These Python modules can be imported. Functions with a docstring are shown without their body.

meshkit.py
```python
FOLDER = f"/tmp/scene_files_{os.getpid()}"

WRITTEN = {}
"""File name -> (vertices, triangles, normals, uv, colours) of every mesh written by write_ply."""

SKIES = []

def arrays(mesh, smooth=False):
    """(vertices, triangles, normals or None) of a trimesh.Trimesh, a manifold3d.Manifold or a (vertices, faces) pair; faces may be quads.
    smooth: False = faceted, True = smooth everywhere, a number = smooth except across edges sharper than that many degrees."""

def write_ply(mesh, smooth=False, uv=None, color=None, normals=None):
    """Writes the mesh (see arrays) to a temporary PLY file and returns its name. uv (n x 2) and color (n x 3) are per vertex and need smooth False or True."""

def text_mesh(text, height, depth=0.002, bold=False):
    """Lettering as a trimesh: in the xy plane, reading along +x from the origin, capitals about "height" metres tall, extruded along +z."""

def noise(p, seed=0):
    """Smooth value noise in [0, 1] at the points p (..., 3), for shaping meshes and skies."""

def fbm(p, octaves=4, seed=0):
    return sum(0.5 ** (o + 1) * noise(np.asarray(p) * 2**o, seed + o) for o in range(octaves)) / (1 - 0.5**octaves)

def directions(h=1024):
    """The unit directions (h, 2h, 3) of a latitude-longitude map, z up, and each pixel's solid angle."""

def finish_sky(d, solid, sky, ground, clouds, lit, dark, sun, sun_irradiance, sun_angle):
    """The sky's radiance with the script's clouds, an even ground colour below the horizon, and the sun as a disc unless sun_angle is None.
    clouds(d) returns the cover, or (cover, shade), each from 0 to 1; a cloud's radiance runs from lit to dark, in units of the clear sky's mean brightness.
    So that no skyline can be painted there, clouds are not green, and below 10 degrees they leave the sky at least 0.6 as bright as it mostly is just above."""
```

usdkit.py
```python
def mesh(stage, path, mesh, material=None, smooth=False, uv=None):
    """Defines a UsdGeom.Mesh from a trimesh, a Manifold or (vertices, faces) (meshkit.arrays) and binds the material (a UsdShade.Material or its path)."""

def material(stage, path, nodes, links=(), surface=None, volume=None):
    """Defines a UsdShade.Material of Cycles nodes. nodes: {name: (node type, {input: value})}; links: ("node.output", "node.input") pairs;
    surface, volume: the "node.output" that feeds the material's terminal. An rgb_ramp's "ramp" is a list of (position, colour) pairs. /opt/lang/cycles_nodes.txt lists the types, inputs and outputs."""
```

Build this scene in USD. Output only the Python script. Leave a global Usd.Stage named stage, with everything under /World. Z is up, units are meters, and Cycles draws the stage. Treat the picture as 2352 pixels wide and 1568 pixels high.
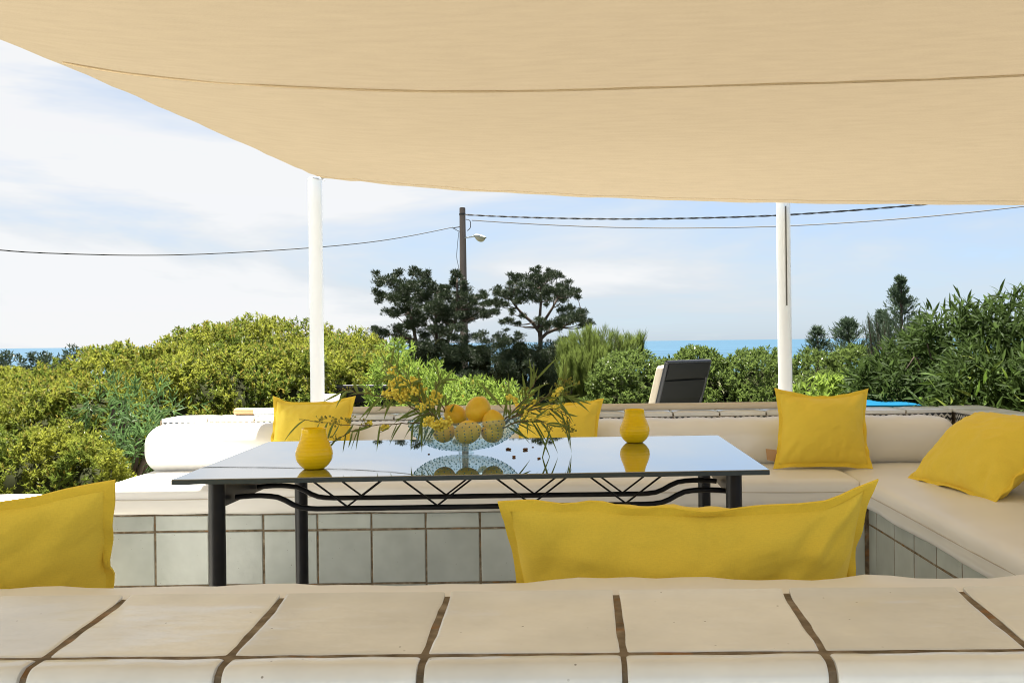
import math, random
import numpy as np, trimesh, usdkit, meshkit
from pxr import Usd, UsdGeom, UsdLux, UsdShade, Gf, Sdf
rng = np.random.default_rng(7); random.seed(7)
stage = Usd.Stage.CreateInMemory()
UsdGeom.SetStageUpAxis(stage, 'Z'); UsdGeom.SetStageMetersPerUnit(stage, 1.0)
UsdGeom.Xform.Define(stage, '/World')

# ------------------------------------------------------------------ camera
CAMZ, F, CX, CY, ROLL = 1.067, 2312.0, 1320.0, 784.0, 0.0118
cam = UsdGeom.Camera.Define(stage, '/World/camera')
cam.CreateProjectionAttr('perspective')
cam.CreateHorizontalApertureAttr(36.0); cam.CreateVerticalApertureAttr(36.0 * 682 / 1024)
cam.CreateFocalLengthAttr(F * 36.0 / 2352.0)
cam.CreateHorizontalApertureOffsetAttr(-(CX - 1176.0) * 36.0 / 2352.0)
cam.CreateVerticalApertureOffsetAttr(0.0)
cam.CreateClippingRangeAttr(Gf.Vec2f(0.05, 60000))
EXPOSURE = 2.2
cam.CreateExposureAttr(EXPOSURE)
c, s = math.cos(ROLL), math.sin(ROLL)
R, U, B = (c, 0, -s), (s, 0, c), (0, -1, 0)
cam.AddTransformOp().Set(Gf.Matrix4d(R[0], R[1], R[2], 0, U[0], U[1], U[2], 0, B[0], B[1], B[2], 0, 0, 0, CAMZ, 1))

# ------------------------------------------------------------------ sky and sun
tosun = np.array([-0.13, 0.33, 1.0]); tosun /= np.linalg.norm(tosun)
SUN_EL, SUN_ROT = math.asin(tosun[2]), math.atan2(tosun[0], tosun[1])
SKY_STRENGTH, SUN_INT = 0.05, 1.25
CLOUD_GAIN, CLOUD_LOW, CLOUD_MID, CLOUD_TOP = 3.55, (0.52, 0.67, 0.84), (0.78, 0.88, 0.97), (1.13, 1.14, 1.15)
dome = UsdLux.DomeLight.Define(stage, '/World/sky')
skymat = usdkit.material(stage, '/World/Looks/sky_air', {
    'sky': ('sky_texture', {'sky_type': 'single_scattering', 'sun_disc': False, 'sun_elevation': SUN_EL, 'sun_rotation': SUN_ROT, 'aerosol_density': 0.7, 'air_density': 0.6}),
    'tc': ('texture_coordinate', {}),
    'map': ('mapping', {'scale': (1.0, 1.0, 4.6), 'location': (0.9, 0.25, 0.0)}),
    'n': ('noise_texture', {'scale': 2.6, 'detail': 7, 'roughness': 0.56, 'distortion': 0.25}),
    'sep': ('separate_xyz', {}),
    'left': ('math', {'math_type': 'multiply_add', 'value2': -0.34, 'value3': 0.015}),
    'low': ('map_range', {'clamp': True, 'from_min': 0.0, 'from_max': 0.16, 'to_min': 0.16, 'to_max': 0.0}),
    'sum': ('math', {'math_type': 'add'}), 'sum2': ('math', {'math_type': 'add'}),
    'cov': ('rgb_ramp', {'ramp': [(0.34, (0.32,) * 3), (0.50, (0.66,) * 3), (0.70, (0.97,) * 3)]}),
    'cc': ('rgb_ramp', {'ramp': [(0.36, CLOUD_LOW), (0.52, CLOUD_MID), (0.70, CLOUD_TOP)]}),
    'k': ('mix', {'mix_type': 'multiply', 'fac': 1.0, 'color2': (CLOUD_GAIN,) * 3}),
    'm': ('mix', {}),
    'bg': ('background_shader', {'strength': SKY_STRENGTH})},
    [('tc.generated', 'map.vector'), ('map.vector', 'n.vector'), ('tc.generated', 'sep.vector'), ('sep.x', 'left.value1'), ('n.fac', 'sum.value1'), ('left.value', 'sum.value2'), ('sep.z', 'low.value'),
     ('sum.value', 'sum2.value1'), ('low.result', 'sum2.value2'), ('sum2.value', 'cov.fac'), ('sum.value', 'cc.fac'), ('cc.color', 'k.color1'), ('sky.color', 'm.color1'), ('k.color', 'm.color2'), ('cov.color', 'm.fac'), ('m.color', 'bg.color')], surface='bg.background')
UsdShade.MaterialBindingAPI.Apply(dome.GetPrim()).Bind(skymat)
dome.GetPrim().SetCustomDataByKey('kind', 'structure')
sun = UsdLux.DistantLight.Define(stage, '/World/sun')
sun.CreateIntensityAttr(SUN_INT); sun.CreateAngleAttr(0.55); sun.CreateNormalizeAttr(True); sun.CreateColorAttr(Gf.Vec3f(1.0, 0.94, 0.85))
zx = tosun; xx = np.cross([0, 1, 0], zx); xx /= np.linalg.norm(xx); yy = np.cross(zx, xx)
sun.AddTransformOp().Set(Gf.Matrix4d(*xx, 0, *yy, 0, *zx, 0, 0, 0, 20, 1))

# ------------------------------------------------------------------ helpers
ORIGIN, COUNT = {}, {}
def numbered(base):
    n = COUNT.get(base, 0); COUNT[base] = n + 1
    return base if n == 0 else f'{base}_{n:03d}'
def tag(p, label=None, cat=None, group=None, kind=None):
    for k, v in (('label', label), ('category', cat), ('group', group), ('kind', kind)):
        if v: p.SetCustomDataByKey(k, v)
    return p
GROUPS = {'pillow': 'yellow linen pillows on the benches', 'vase': 'yellow vases on the glass table', 'lemon': 'lemons in the fruit bowl', 'wattle_branch': 'wattle branches arranged in the fruit bowl', 'fallen_blossom': 'dry blossoms fallen on the glass table',
          'shade_post': 'white posts of the shade sail', 'overhead_wire': 'wires on the utility pole', 'seat_cushion': 'cream seat cushions on the benches', 'backrest_cushion': 'cream backrest cushions', 'tiled_bench_base': 'tiled bench bases around the table', 'sun_lounger': 'black sun loungers behind the wall',
          'juniper_tree': 'dark juniper trees by the utility pole', 'juniper_thicket': 'dark juniper thickets', 'bright_shrub': 'bright green low shrubs', 'far_shrub': 'far shrubs before the sea', 'conifer': 'conifers behind the hedge', 'wattle_shrub': 'narrow leaved wattle shrubs'}
def thing(name, label, cat, loc=(0, 0, 0), group=None):
    group = group or GROUPS.get(name)
    x = UsdGeom.Xform.Define(stage, numbered('/World/' + name)); x.AddTranslateOp().Set(Gf.Vec3d(*map(float, loc)))
    ORIGIN[str(x.GetPath())] = np.array(loc, float)
    return tag(x.GetPrim(), label, cat, group)
def obj(name, mesh, mat, parent=None, smooth=False, label=None, cat=None, group=None, kind=None):
    if not parent and label: group = group or GROUPS.get(name)
    root = str(parent.GetPath()) if parent else '/World'
    path = numbered(root + '/' + name)
    o = ORIGIN.get(root, np.zeros(3)); ORIGIN[path] = o
    if isinstance(mesh, (list,)): mesh = cat_mesh(mesh)
    if isinstance(mesh, tuple): v, f = np.asarray(mesh[0], float) - o, mesh[1]
    else: v, f = np.asarray(mesh.vertices) - o, mesh.faces
    m = usdkit.mesh(stage, path, (v, np.asarray(f)), mat, smooth=smooth)
    return tag(m.GetPrim(), label, cat, group, kind)
def cat_mesh(ms):
    V, Fs, n = [], [], 0
    for m in ms:
        v, f = (m if isinstance(m, tuple) else (m.vertices, m.faces))
        f = np.asarray(f)
        if f.shape[1] == 4: f = np.vstack([f[:, [0, 1, 2]], f[:, [0, 2, 3]]])
        V.append(np.asarray(v, float)); Fs.append(f + n); n += len(v)
    return np.vstack(V), np.vstack(Fs)
def at(px, py, Y):
    """The point at depth Y that a sight line through (px, py) meets (measuring aid: every thing gets its own real depth)."""
    u, v = px - CX, py - CY
    return np.array([(u * c - v * s) * Y / F, Y, CAMZ - (u * s + v * c) * Y / F])
def unit(a): a = np.asarray(a, float); return a / np.maximum(np.linalg.norm(a, axis=-1, keepdims=True), 1e-12)
def box(x0, x1, y0, y1, z0, z1, b=0.0):
    """A box, its edges chamfered by b."""
    if b <= 0:
        m = trimesh.creation.box([x1 - x0, y1 - y0, z1 - z0]); m.apply_translation([(x0 + x1) / 2, (y0 + y1) / 2, (z0 + z1) / 2]); return m
    pts = []
    for sx in (0, 1):
        for sy in (0, 1):
            for sz in (0, 1):
                p = np.array([(x0, x1)[sx], (y0, y1)[sy], (z0, z1)[sz]]); d = np.array([1 - 2 * sx, 1 - 2 * sy, 1 - 2 * sz]) * b
                for k in range(3):
                    q = p + d; q[k] = p[k]; pts.append(q)
    return trimesh.convex.convex_hull(np.array(pts))
def tube(pts, r, n=8, caps=True):
    pts = np.asarray(pts, float); r = np.broadcast_to(np.asarray(r, float), len(pts))
    t = unit(np.gradient(pts, axis=0)); ref = np.array([0, 0, 1.0]) if abs(t[0][2]) < 0.9 else np.array([1.0, 0, 0])
    V = []; a = np.arange(n) / n * 2 * np.pi; nn = unit(np.cross(t[0], ref))
    for i in range(len(pts)):
        nn = unit(nn - t[i] * (nn @ t[i])); bb = np.cross(t[i], nn)
        V.append(pts[i] + r[i] * (np.cos(a)[:, None] * nn + np.sin(a)[:, None] * bb))
    V = np.vstack(V); Fs = []
    for i in range(len(pts) - 1):
        for j in range(n):
            k = (j + 1) % n; p, q, u_, w = i * n + j, i * n + k, (i + 1) * n + k, (i + 1) * n + j
            Fs += [(p, q, u_), (p, u_, w)]
    if caps:
        V = np.vstack([V, pts[0], pts[-1]]); m = len(V)
        for j in range(n):
            k = (j + 1) % n; Fs += [(m - 2, k, j), (m - 1, (len(pts) - 1) * n + j, (len(pts) - 1) * n + k)]
    return V, np.array(Fs)
def spline(P, n=30):
    P = np.asarray(P, float); t = np.r_[0, np.cumsum(np.linalg.norm(np.diff(P, axis=0), axis=1))]; t /= t[-1]
    from scipy.interpolate import PchipInterpolator
    return PchipInterpolator(t, P)(np.linspace(0, 1, n))
def lathe(prof, n=48, center=(0, 0, 0)):
    prof = np.asarray(prof, float); a = np.arange(n) / n * 2 * np.pi
    V = np.stack([prof[:, None, 0] * np.cos(a), prof[:, None, 0] * np.sin(a), np.repeat(prof[:, 1:2], n, 1)], -1).reshape(-1, 3) + np.asarray(center)
    Fs = []
    for i in range(len(prof) - 1):
        for j in range(n):
            k = (j + 1) % n; Fs += [(i * n + j, i * n + k, (i + 1) * n + k), (i * n + j, (i + 1) * n + k, (i + 1) * n + j)]
    return V, np.array(Fs)
def grid_faces(nu, nv, off=0):
    i, j = np.meshgrid(np.arange(nu - 1), np.arange(nv - 1), indexing='ij'); a = (i * nv + j).ravel() + off
    return np.vstack([np.stack([a, a + nv, a + nv + 1], 1), np.stack([a, a + nv + 1, a + 1], 1)])
def slab(P, thick=None, skirt=0.012, down=(0, 0, -1)):
    """A grid of points P (nu, nv, 3) closed by a skirt and a bottom along `down`."""
    nu, nv, _ = P.shape; V = P.reshape(-1, 3); D = np.asarray(down, float) * skirt
    V2 = np.vstack([V, V + D]); n = nu * nv; f = grid_faces(nu, nv); Fs = [f, f[:, ::-1] + n]
    idx = np.arange(n).reshape(nu, nv); loop = np.r_[idx[:, 0], idx[-1, 1:], idx[-2::-1, -1], idx[0, -2:0:-1]]
    q = np.roll(loop, -1); Fs += [np.stack([loop, loop + n, q + n], 1), np.stack([loop, q + n, q], 1)]
    return V2, np.vstack(Fs)

# ------------------------------------------------------------------ materials
LK = '/World/Looks/'
def mat(name, color, rough=0.5, spec=0.5, var=0.0, vscale=8, bump=0.0, bscale=40, metallic=0.0, extra=None, stretch=(1, 1, 1), detail=4, coat=0.0):
    nodes = {'geo': ('geometry', {}), 'map': ('mapping', {'scale': stretch}), 'n': ('noise_texture', {'scale': vscale, 'detail': detail}),
             'p': ('principled_bsdf', {'roughness': rough, 'specular_ior_level': spec, 'metallic': metallic, 'coat_weight': coat, **(extra or {})})}
    links = [('geo.position', 'map.vector'), ('map.vector', 'n.vector')]
    col = np.array(color, float)
    if var > 0:
        nodes['r'] = ('rgb_ramp', {'ramp': [(0.28, tuple(col * (1 - var))), (0.72, tuple(np.minimum(col * (1 + var), 0.95)))]})
        links += [('n.fac', 'r.fac'), ('r.color', 'p.base_color')]
    else: nodes['p'][1]['base_color'] = tuple(col)
    if bump > 0:
        nodes['bn'] = ('noise_texture', {'scale': bscale, 'detail': 4}); nodes['b'] = ('bump', {'strength': bump, 'distance': 0.004})
        links += [('map.vector', 'bn.vector'), ('bn.fac', 'b.height'), ('b.normal', 'p.normal')]
    return usdkit.material(stage, LK + name, nodes, links, surface='p.BSDF')
def leaf_mat(name, ramp, trans=0.35, rough=0.45, spec=0.35, patch=None, pscale=3.5):
    """Leaves: a colour of its own for each leaf, larger patches of older and younger growth, light coming through."""
    nodes = {'geo': ('geometry', {}), 'r': ('rgb_ramp', {'ramp': ramp}), 'n': ('noise_texture', {'scale': pscale, 'detail': 2}),
             'nr': ('rgb_ramp', {'ramp': [(0.38, (0,) * 3), (0.62, (1,) * 3)]}), 'r2': ('rgb_ramp', {'ramp': patch or ramp}), 'mx': ('mix', {}),
             'p': ('principled_bsdf', {'roughness': rough, 'specular_ior_level': spec}), 't': ('translucent_bsdf', {}), 'g': ('gamma', {'gamma': 0.75}), 'm': ('mix_closure', {'fac': trans})}
    return usdkit.material(stage, LK + name, nodes, [('geo.random_per_island', 'r.fac'), ('geo.random_per_island', 'r2.fac'), ('geo.position', 'n.vector'), ('n.fac', 'nr.fac'), ('nr.color', 'mx.fac'),
        ('r.color', 'mx.color1'), ('r2.color', 'mx.color2'), ('mx.color', 'p.base_color'), ('mx.color', 'g.color'), ('g.color', 't.color'), ('p.BSDF', 'm.closure1'), ('t.BSDF', 'm.closure2')], surface='m.closure')

M = {}
M['vinyl'] = mat('cream_vinyl', (0.79, 0.78, 0.745), 0.42, 0.4, 0.03, 3, 0.06, 220)
M['seam'] = mat('stitched_seam', (0.5, 0.45, 0.37), 0.7)
M['yellow'] = None
def linen(name, col):
    nodes = {'geo': ('geometry', {}), 'm1': ('mapping', {'scale': (900, 900, 160)}), 'm2': ('mapping', {'scale': (160, 160, 900)}),
             'n1': ('noise_texture', {'scale': 1, 'detail': 2}), 'n2': ('noise_texture', {'scale': 1, 'detail': 2}), 'a': ('math', {'math_type': 'add'}),
             'r': ('rgb_ramp', {'ramp': [(0.35, tuple(np.array(col) * 0.94)), (0.65, tuple(np.minimum(np.array(col) * 1.05, 0.95)))]}), 'h': ('math', {'math_type': 'multiply', 'value2': 0.5}),
             'b': ('bump', {'strength': 0.12, 'distance': 0.002}), 'p': ('principled_bsdf', {'roughness': 0.85, 'specular_ior_level': 0.15, 'sheen_weight': 0.15, 'sheen_tint': (1.0, 0.9, 0.5)}),
             't': ('translucent_bsdf', {'color': tuple(np.array(col) * 0.9)}), 'mx': ('mix_closure', {'fac': 0.1})}
    return usdkit.material(stage, LK + name, nodes, [('geo.position', 'm1.vector'), ('geo.position', 'm2.vector'), ('m1.vector', 'n1.vector'), ('m2.vector', 'n2.vector'), ('n1.fac', 'a.value1'), ('n2.fac', 'a.value2'),
        ('a.value', 'h.value1'), ('h.value', 'r.fac'), ('r.color', 'p.base_color'), ('a.value', 'b.height'), ('b.normal', 'p.normal'), ('p.BSDF', 'mx.closure1'), ('t.BSDF', 'mx.closure2')], surface='mx.closure')
M['yellow'] = linen('yellow_linen', (0.92, 0.69, 0.085))
M['yellow_edge'] = linen('yellow_linen_hem', (0.92, 0.67, 0.07))
def tile_mat(name, k, base=(0.74, 0.75, 0.72)):
    col = np.array(base) * k
    nodes = {'geo': ('geometry', {}), 'n': ('noise_texture', {'scale': 9, 'detail': 5}), 'r': ('rgb_ramp', {'ramp': [(0.28, tuple(col * 0.88)), (0.72, tuple(col * 1.09))]}),
             'v': ('voronoi_texture', {'scale': 55, 'randomness': 1.0}), 'sp': ('rgb_ramp', {'ramp': [(0.0, (1,) * 3), (0.055, (1,) * 3), (0.085, (0,) * 3)]}),
             'n3': ('noise_texture', {'scale': 14, 'detail': 1}), 'thr': ('rgb_ramp', {'ramp': [(0.52, (0,) * 3), (0.6, (0.75,) * 3)]}), 'sm': ('math', {'math_type': 'multiply'}), 'mx': ('mix', {'color2': (0.13, 0.11, 0.08)}),
             'mb': ('mapping', {'scale': (1, 2.2, 1)}), 'n2': ('noise_texture', {'scale': 28, 'detail': 3}), 'b': ('bump', {'strength': 0.16, 'distance': 0.006}),
             'p': ('principled_bsdf', {'roughness': 0.20, 'specular_ior_level': 0.6})}
    return usdkit.material(stage, LK + name, nodes, [('geo.position', 'n.vector'), ('n.fac', 'r.fac'), ('geo.position', 'v.vector'), ('v.distance', 'sp.fac'), ('geo.position', 'n3.vector'), ('n3.fac', 'thr.fac'), ('sp.color', 'sm.value1'),
        ('thr.color', 'sm.value2'), ('sm.value', 'mx.fac'), ('r.color', 'mx.color1'), ('mx.color', 'p.base_color'), ('geo.position', 'mb.vector'), ('mb.vector', 'n2.vector'), ('n2.fac', 'b.height'), ('b.normal', 'p.normal')], surface='p.BSDF')
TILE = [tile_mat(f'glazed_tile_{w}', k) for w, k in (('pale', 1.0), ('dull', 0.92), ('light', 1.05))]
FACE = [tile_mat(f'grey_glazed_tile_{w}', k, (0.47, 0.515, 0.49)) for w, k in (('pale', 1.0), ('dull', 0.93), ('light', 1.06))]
M['grout'] = usdkit.material(stage, LK + 'grout', {'geo': ('geometry', {}), 'n': ('noise_texture', {'scale': 45, 'detail': 5}), 'r': ('rgb_ramp', {'ramp': [(0.25, (0.11, 0.088, 0.060)), (0.55, (0.225, 0.18, 0.125)), (0.8, (0.38, 0.33, 0.25))]}),
    'n2': ('noise_texture', {'scale': 22, 'detail': 3}), 'r2': ('rgb_ramp', {'ramp': [(0.60, (0,) * 3), (0.69, (0.5,) * 3)]}), 'mx': ('mix', {'color2': (0.33, 0.14, 0.03)}), 'b': ('bump', {'strength': 0.8, 'distance': 0.004}),
    'p': ('principled_bsdf', {'roughness': 0.95, 'specular_ior_level': 0.1})}, [('geo.position', 'n.vector'), ('n.fac', 'r.fac'), ('geo.position', 'n2.vector'), ('n2.fac', 'r2.fac'), ('r2.color', 'mx.fac'), ('r.color', 'mx.color1'),
    ('mx.color', 'p.base_color'), ('n.fac', 'b.height'), ('b.normal', 'p.normal')], surface='p.BSDF')
M['pattern'] = usdkit.material(stage, LK + 'zigzag_pattern_tile', {'geo': ('geometry', {}), 'm': ('mapping', {'rotation': (math.pi / 4, math.pi / 4, math.pi / 4), 'scale': (1, 1, 1)}), 'sep': ('separate_xyz', {}), 'xy': ('math', {'math_type': 'add'}),
    'pp': ('math', {'math_type': 'pingpong', 'value2': 0.0125}), 'zz': ('math', {'math_type': 'multiply_add', 'value2': 1.0, 'value3': 0.0}), 'ad': ('math', {'math_type': 'add'}), 'md': ('math', {'math_type': 'pingpong', 'value2': 0.011}),
    'gt': ('math', {'math_type': 'greater_than', 'value2': 0.0058}), 'mx': ('mix', {'color1': (0.035, 0.04, 0.05), 'color2': (0.60, 0.60, 0.57)}), 'p': ('principled_bsdf', {'roughness': 0.3})},
    [('geo.position', 'sep.vector'), ('sep.x', 'xy.value1'), ('sep.y', 'xy.value2'), ('xy.value', 'pp.value1'), ('pp.value', 'ad.value1'), ('sep.z', 'ad.value2'), ('ad.value', 'md.value1'), ('md.value', 'gt.value1'), ('gt.value', 'mx.fac'), ('mx.color', 'p.base_color')], surface='p.BSDF')
M['white_metal'] = mat('white_painted_metal', (0.80, 0.83, 0.86), 0.32, 0.5, 0.02, 6)
M['slot'] = mat('dark_slot', (0.10, 0.095, 0.09), 0.6)
M['steel'] = mat('galvanised_steel', (0.55, 0.56, 0.57), 0.35, 0.5, 0.1, 30, metallic=1.0)
M['black_metal'] = mat('black_powder_coat', (0.010, 0.010, 0.012), 0.36, 0.32, 0.25, 30, 0.05, 300)
M['glass'] = usdkit.material(stage, LK + 'dark_table_glass', {'geo': ('geometry', {}), 'n': ('noise_texture', {'scale': 6, 'detail': 6, 'roughness': 0.65}), 'r': ('map_range', {'clamp': True, 'from_min': 0.42, 'from_max': 0.75, 'to_min': 0.006, 'to_max': 0.045}),
    'p': ('principled_bsdf', {'base_color': (0.05, 0.062, 0.068), 'ior': 2.6, 'coat_weight': 1.0, 'coat_ior': 1.9})}, [('geo.position', 'n.vector'), ('n.fac', 'r.value'), ('r.result', 'p.roughness'), ('r.result', 'p.coat_roughness')], surface='p.BSDF')
M['glass_edge'] = mat('ground_glass_edge', (0.035, 0.05, 0.055), 0.3)
M['wood'] = mat('pale_wood', (0.62, 0.40, 0.21), 0.55, 0.3, 0.12, 30, stretch=(0.1, 1, 1))
M['beige_cover'] = mat('beige_pole_cover', (0.62, 0.55, 0.44), 0.6, 0.3, 0.05, 4)
M['sling'] = mat('black_sling_fabric', (0.012, 0.012, 0.0125), 0.6, 0.2, 0.2, 200, 0.2, 900)
M['sling_frame'] = mat('charcoal_frame', (0.03, 0.031, 0.036), 0.45, 0.4)
M['canvas_cushion'] = mat('canvas_cushion', (0.62, 0.54, 0.43), 0.8, 0.2, 0.05, 6)
M['vase'] = usdkit.material(stage, LK + 'yellow_glazed_vase', {'p': ('principled_bsdf', {'base_color': (0.93, 0.60, 0.004), 'roughness': 0.18, 'specular_ior_level': 0.28})}, [], surface='p.BSDF')
M['lemon'] = usdkit.material(stage, LK + 'lemon_peel', {'tc': ('geometry', {}), 'n': ('noise_texture', {'scale': 22, 'detail': 3}), 'r': ('rgb_ramp', {'ramp': [(0.3, (0.76, 0.47, 0.015)), (0.7, (0.84, 0.57, 0.035))]}), 'v': ('voronoi_texture', {'scale': 420}), 'b': ('bump', {'strength': 0.35, 'distance': 0.002}),
    'p': ('principled_bsdf', {'roughness': 0.42, 'specular_ior_level': 0.45, 'subsurface_weight': 0.1, 'subsurface_scale': 0.006})}, [('tc.position', 'n.vector'), ('tc.position', 'v.vector'), ('n.fac', 'r.fac'), ('r.color', 'p.base_color'), ('v.distance', 'b.height'), ('b.normal', 'p.normal')], surface='p.BSDF')
def thin_glass(name, tint, body, k, rough):
    return usdkit.material(stage, LK + name, {'t': ('transparent_bsdf', {'color': tint}), 'g': ('glossy_bsdf', {'color': (0.9, 0.98, 1.0), 'roughness': rough}), 'd': ('diffuse_bsdf', {'color': body}), 'lw': ('layer_weight', {'blend': 0.5}),
        'pw': ('math', {'math_type': 'power', 'value2': 3.5}), 'f': ('math', {'math_type': 'multiply_add', 'value2': 0.45, 'value3': 0.04}), 'm1': ('mix_closure', {}), 'm2': ('mix_closure', {'fac': k})},
        [('lw.facing', 'pw.value1'), ('pw.value', 'f.value1'), ('f.value', 'm1.fac'), ('t.BSDF', 'm1.closure1'), ('g.BSDF', 'm1.closure2'), ('m1.closure', 'm2.closure1'), ('d.BSDF', 'm2.closure2')], surface='m2.closure')
M['bowl'] = thin_glass('aqua_bowl_glass', (0.93, 0.975, 0.98), (0.34, 0.58, 0.62), 0.045, 0.04)
M['stud'] = thin_glass('aqua_glass_stud', (0.42, 0.60, 0.62), (0.12, 0.26, 0.28), 0.30, 0.05)
M['wattle_leaf'] = leaf_mat('wattle_leaf', [(0, (0.16, 0.22, 0.04)), (0.6, (0.31, 0.38, 0.07)), (1, (0.50, 0.52, 0.11))], 0.48)
M['wattle_flower'] = mat('wattle_blossom', (0.88, 0.67, 0.10), 0.8, 0.2, 0.25, 90)
M['wattle_bud'] = mat('wattle_bud', (0.28, 0.26, 0.05), 0.8, 0.2, 0.3, 90)
M['stem'] = mat('brown_green_stem', (0.13, 0.09, 0.04), 0.7)
M['dry_flower'] = mat('dry_brown_blossom', (0.19, 0.08, 0.02), 0.9)
M['bark'] = mat('grey_brown_bark', (0.065, 0.05, 0.04), 0.9, 0.1, 0.35, 14, 0.6, 40, stretch=(1, 1, 0.25))
M['pole_wood'] = mat('weathered_pole_wood', (0.15, 0.12, 0.105), 0.9, 0.1, 0.35, 9, 0.5, 30, stretch=(1, 1, 0.06))
M['cable'] = mat('black_cable', (0.02, 0.02, 0.02), 0.6)
M['lamp'] = mat('grey_lamp_shell', (0.30, 0.33, 0.34), 0.45)
M['lamp_glass'] = mat('yellowed_lamp_glass', (0.30, 0.29, 0.24), 0.25)
M['teal'] = mat('turquoise_canvas', (0.003, 0.075, 0.15), 0.9, 0.05, 0.15, 6)
M['pot'] = mat('white_ceramic_pot', (0.75, 0.73, 0.68), 0.5, 0.4, 0.05, 30)
M['tag'] = mat('tan_leather_tag', (0.45, 0.27, 0.13), 0.7)
M['paving'] = mat('terrace_paving', (0.56, 0.55, 0.50), 0.6, 0.3, 0.08, 3, 0.2, 30)
M['soil'] = mat('dry_soil', (0.085, 0.085, 0.045), 0.95, 0.1, 0.45, 1.3, 0.6, 8)
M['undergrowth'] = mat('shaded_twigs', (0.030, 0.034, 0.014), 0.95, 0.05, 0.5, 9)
M['sea'] = usdkit.material(stage, LK + 'sea_water', {'geo': ('geometry', {}), 'm': ('mapping', {'scale': (0.004, 0.02, 1)}), 'n': ('noise_texture', {'scale': 1.0, 'detail': 6}), 'r': ('rgb_ramp', {'ramp': [(0.35, (0.018, 0.058, 0.098)), (0.65, (0.030, 0.082, 0.130))]}),
    'p': ('principled_bsdf', {'roughness': 0.5, 'specular_ior_level': 0.12})}, [('geo.position', 'm.vector'), ('m.vector', 'n.vector'), ('n.fac', 'r.fac'), ('r.color', 'p.base_color')], surface='p.BSDF')
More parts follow.
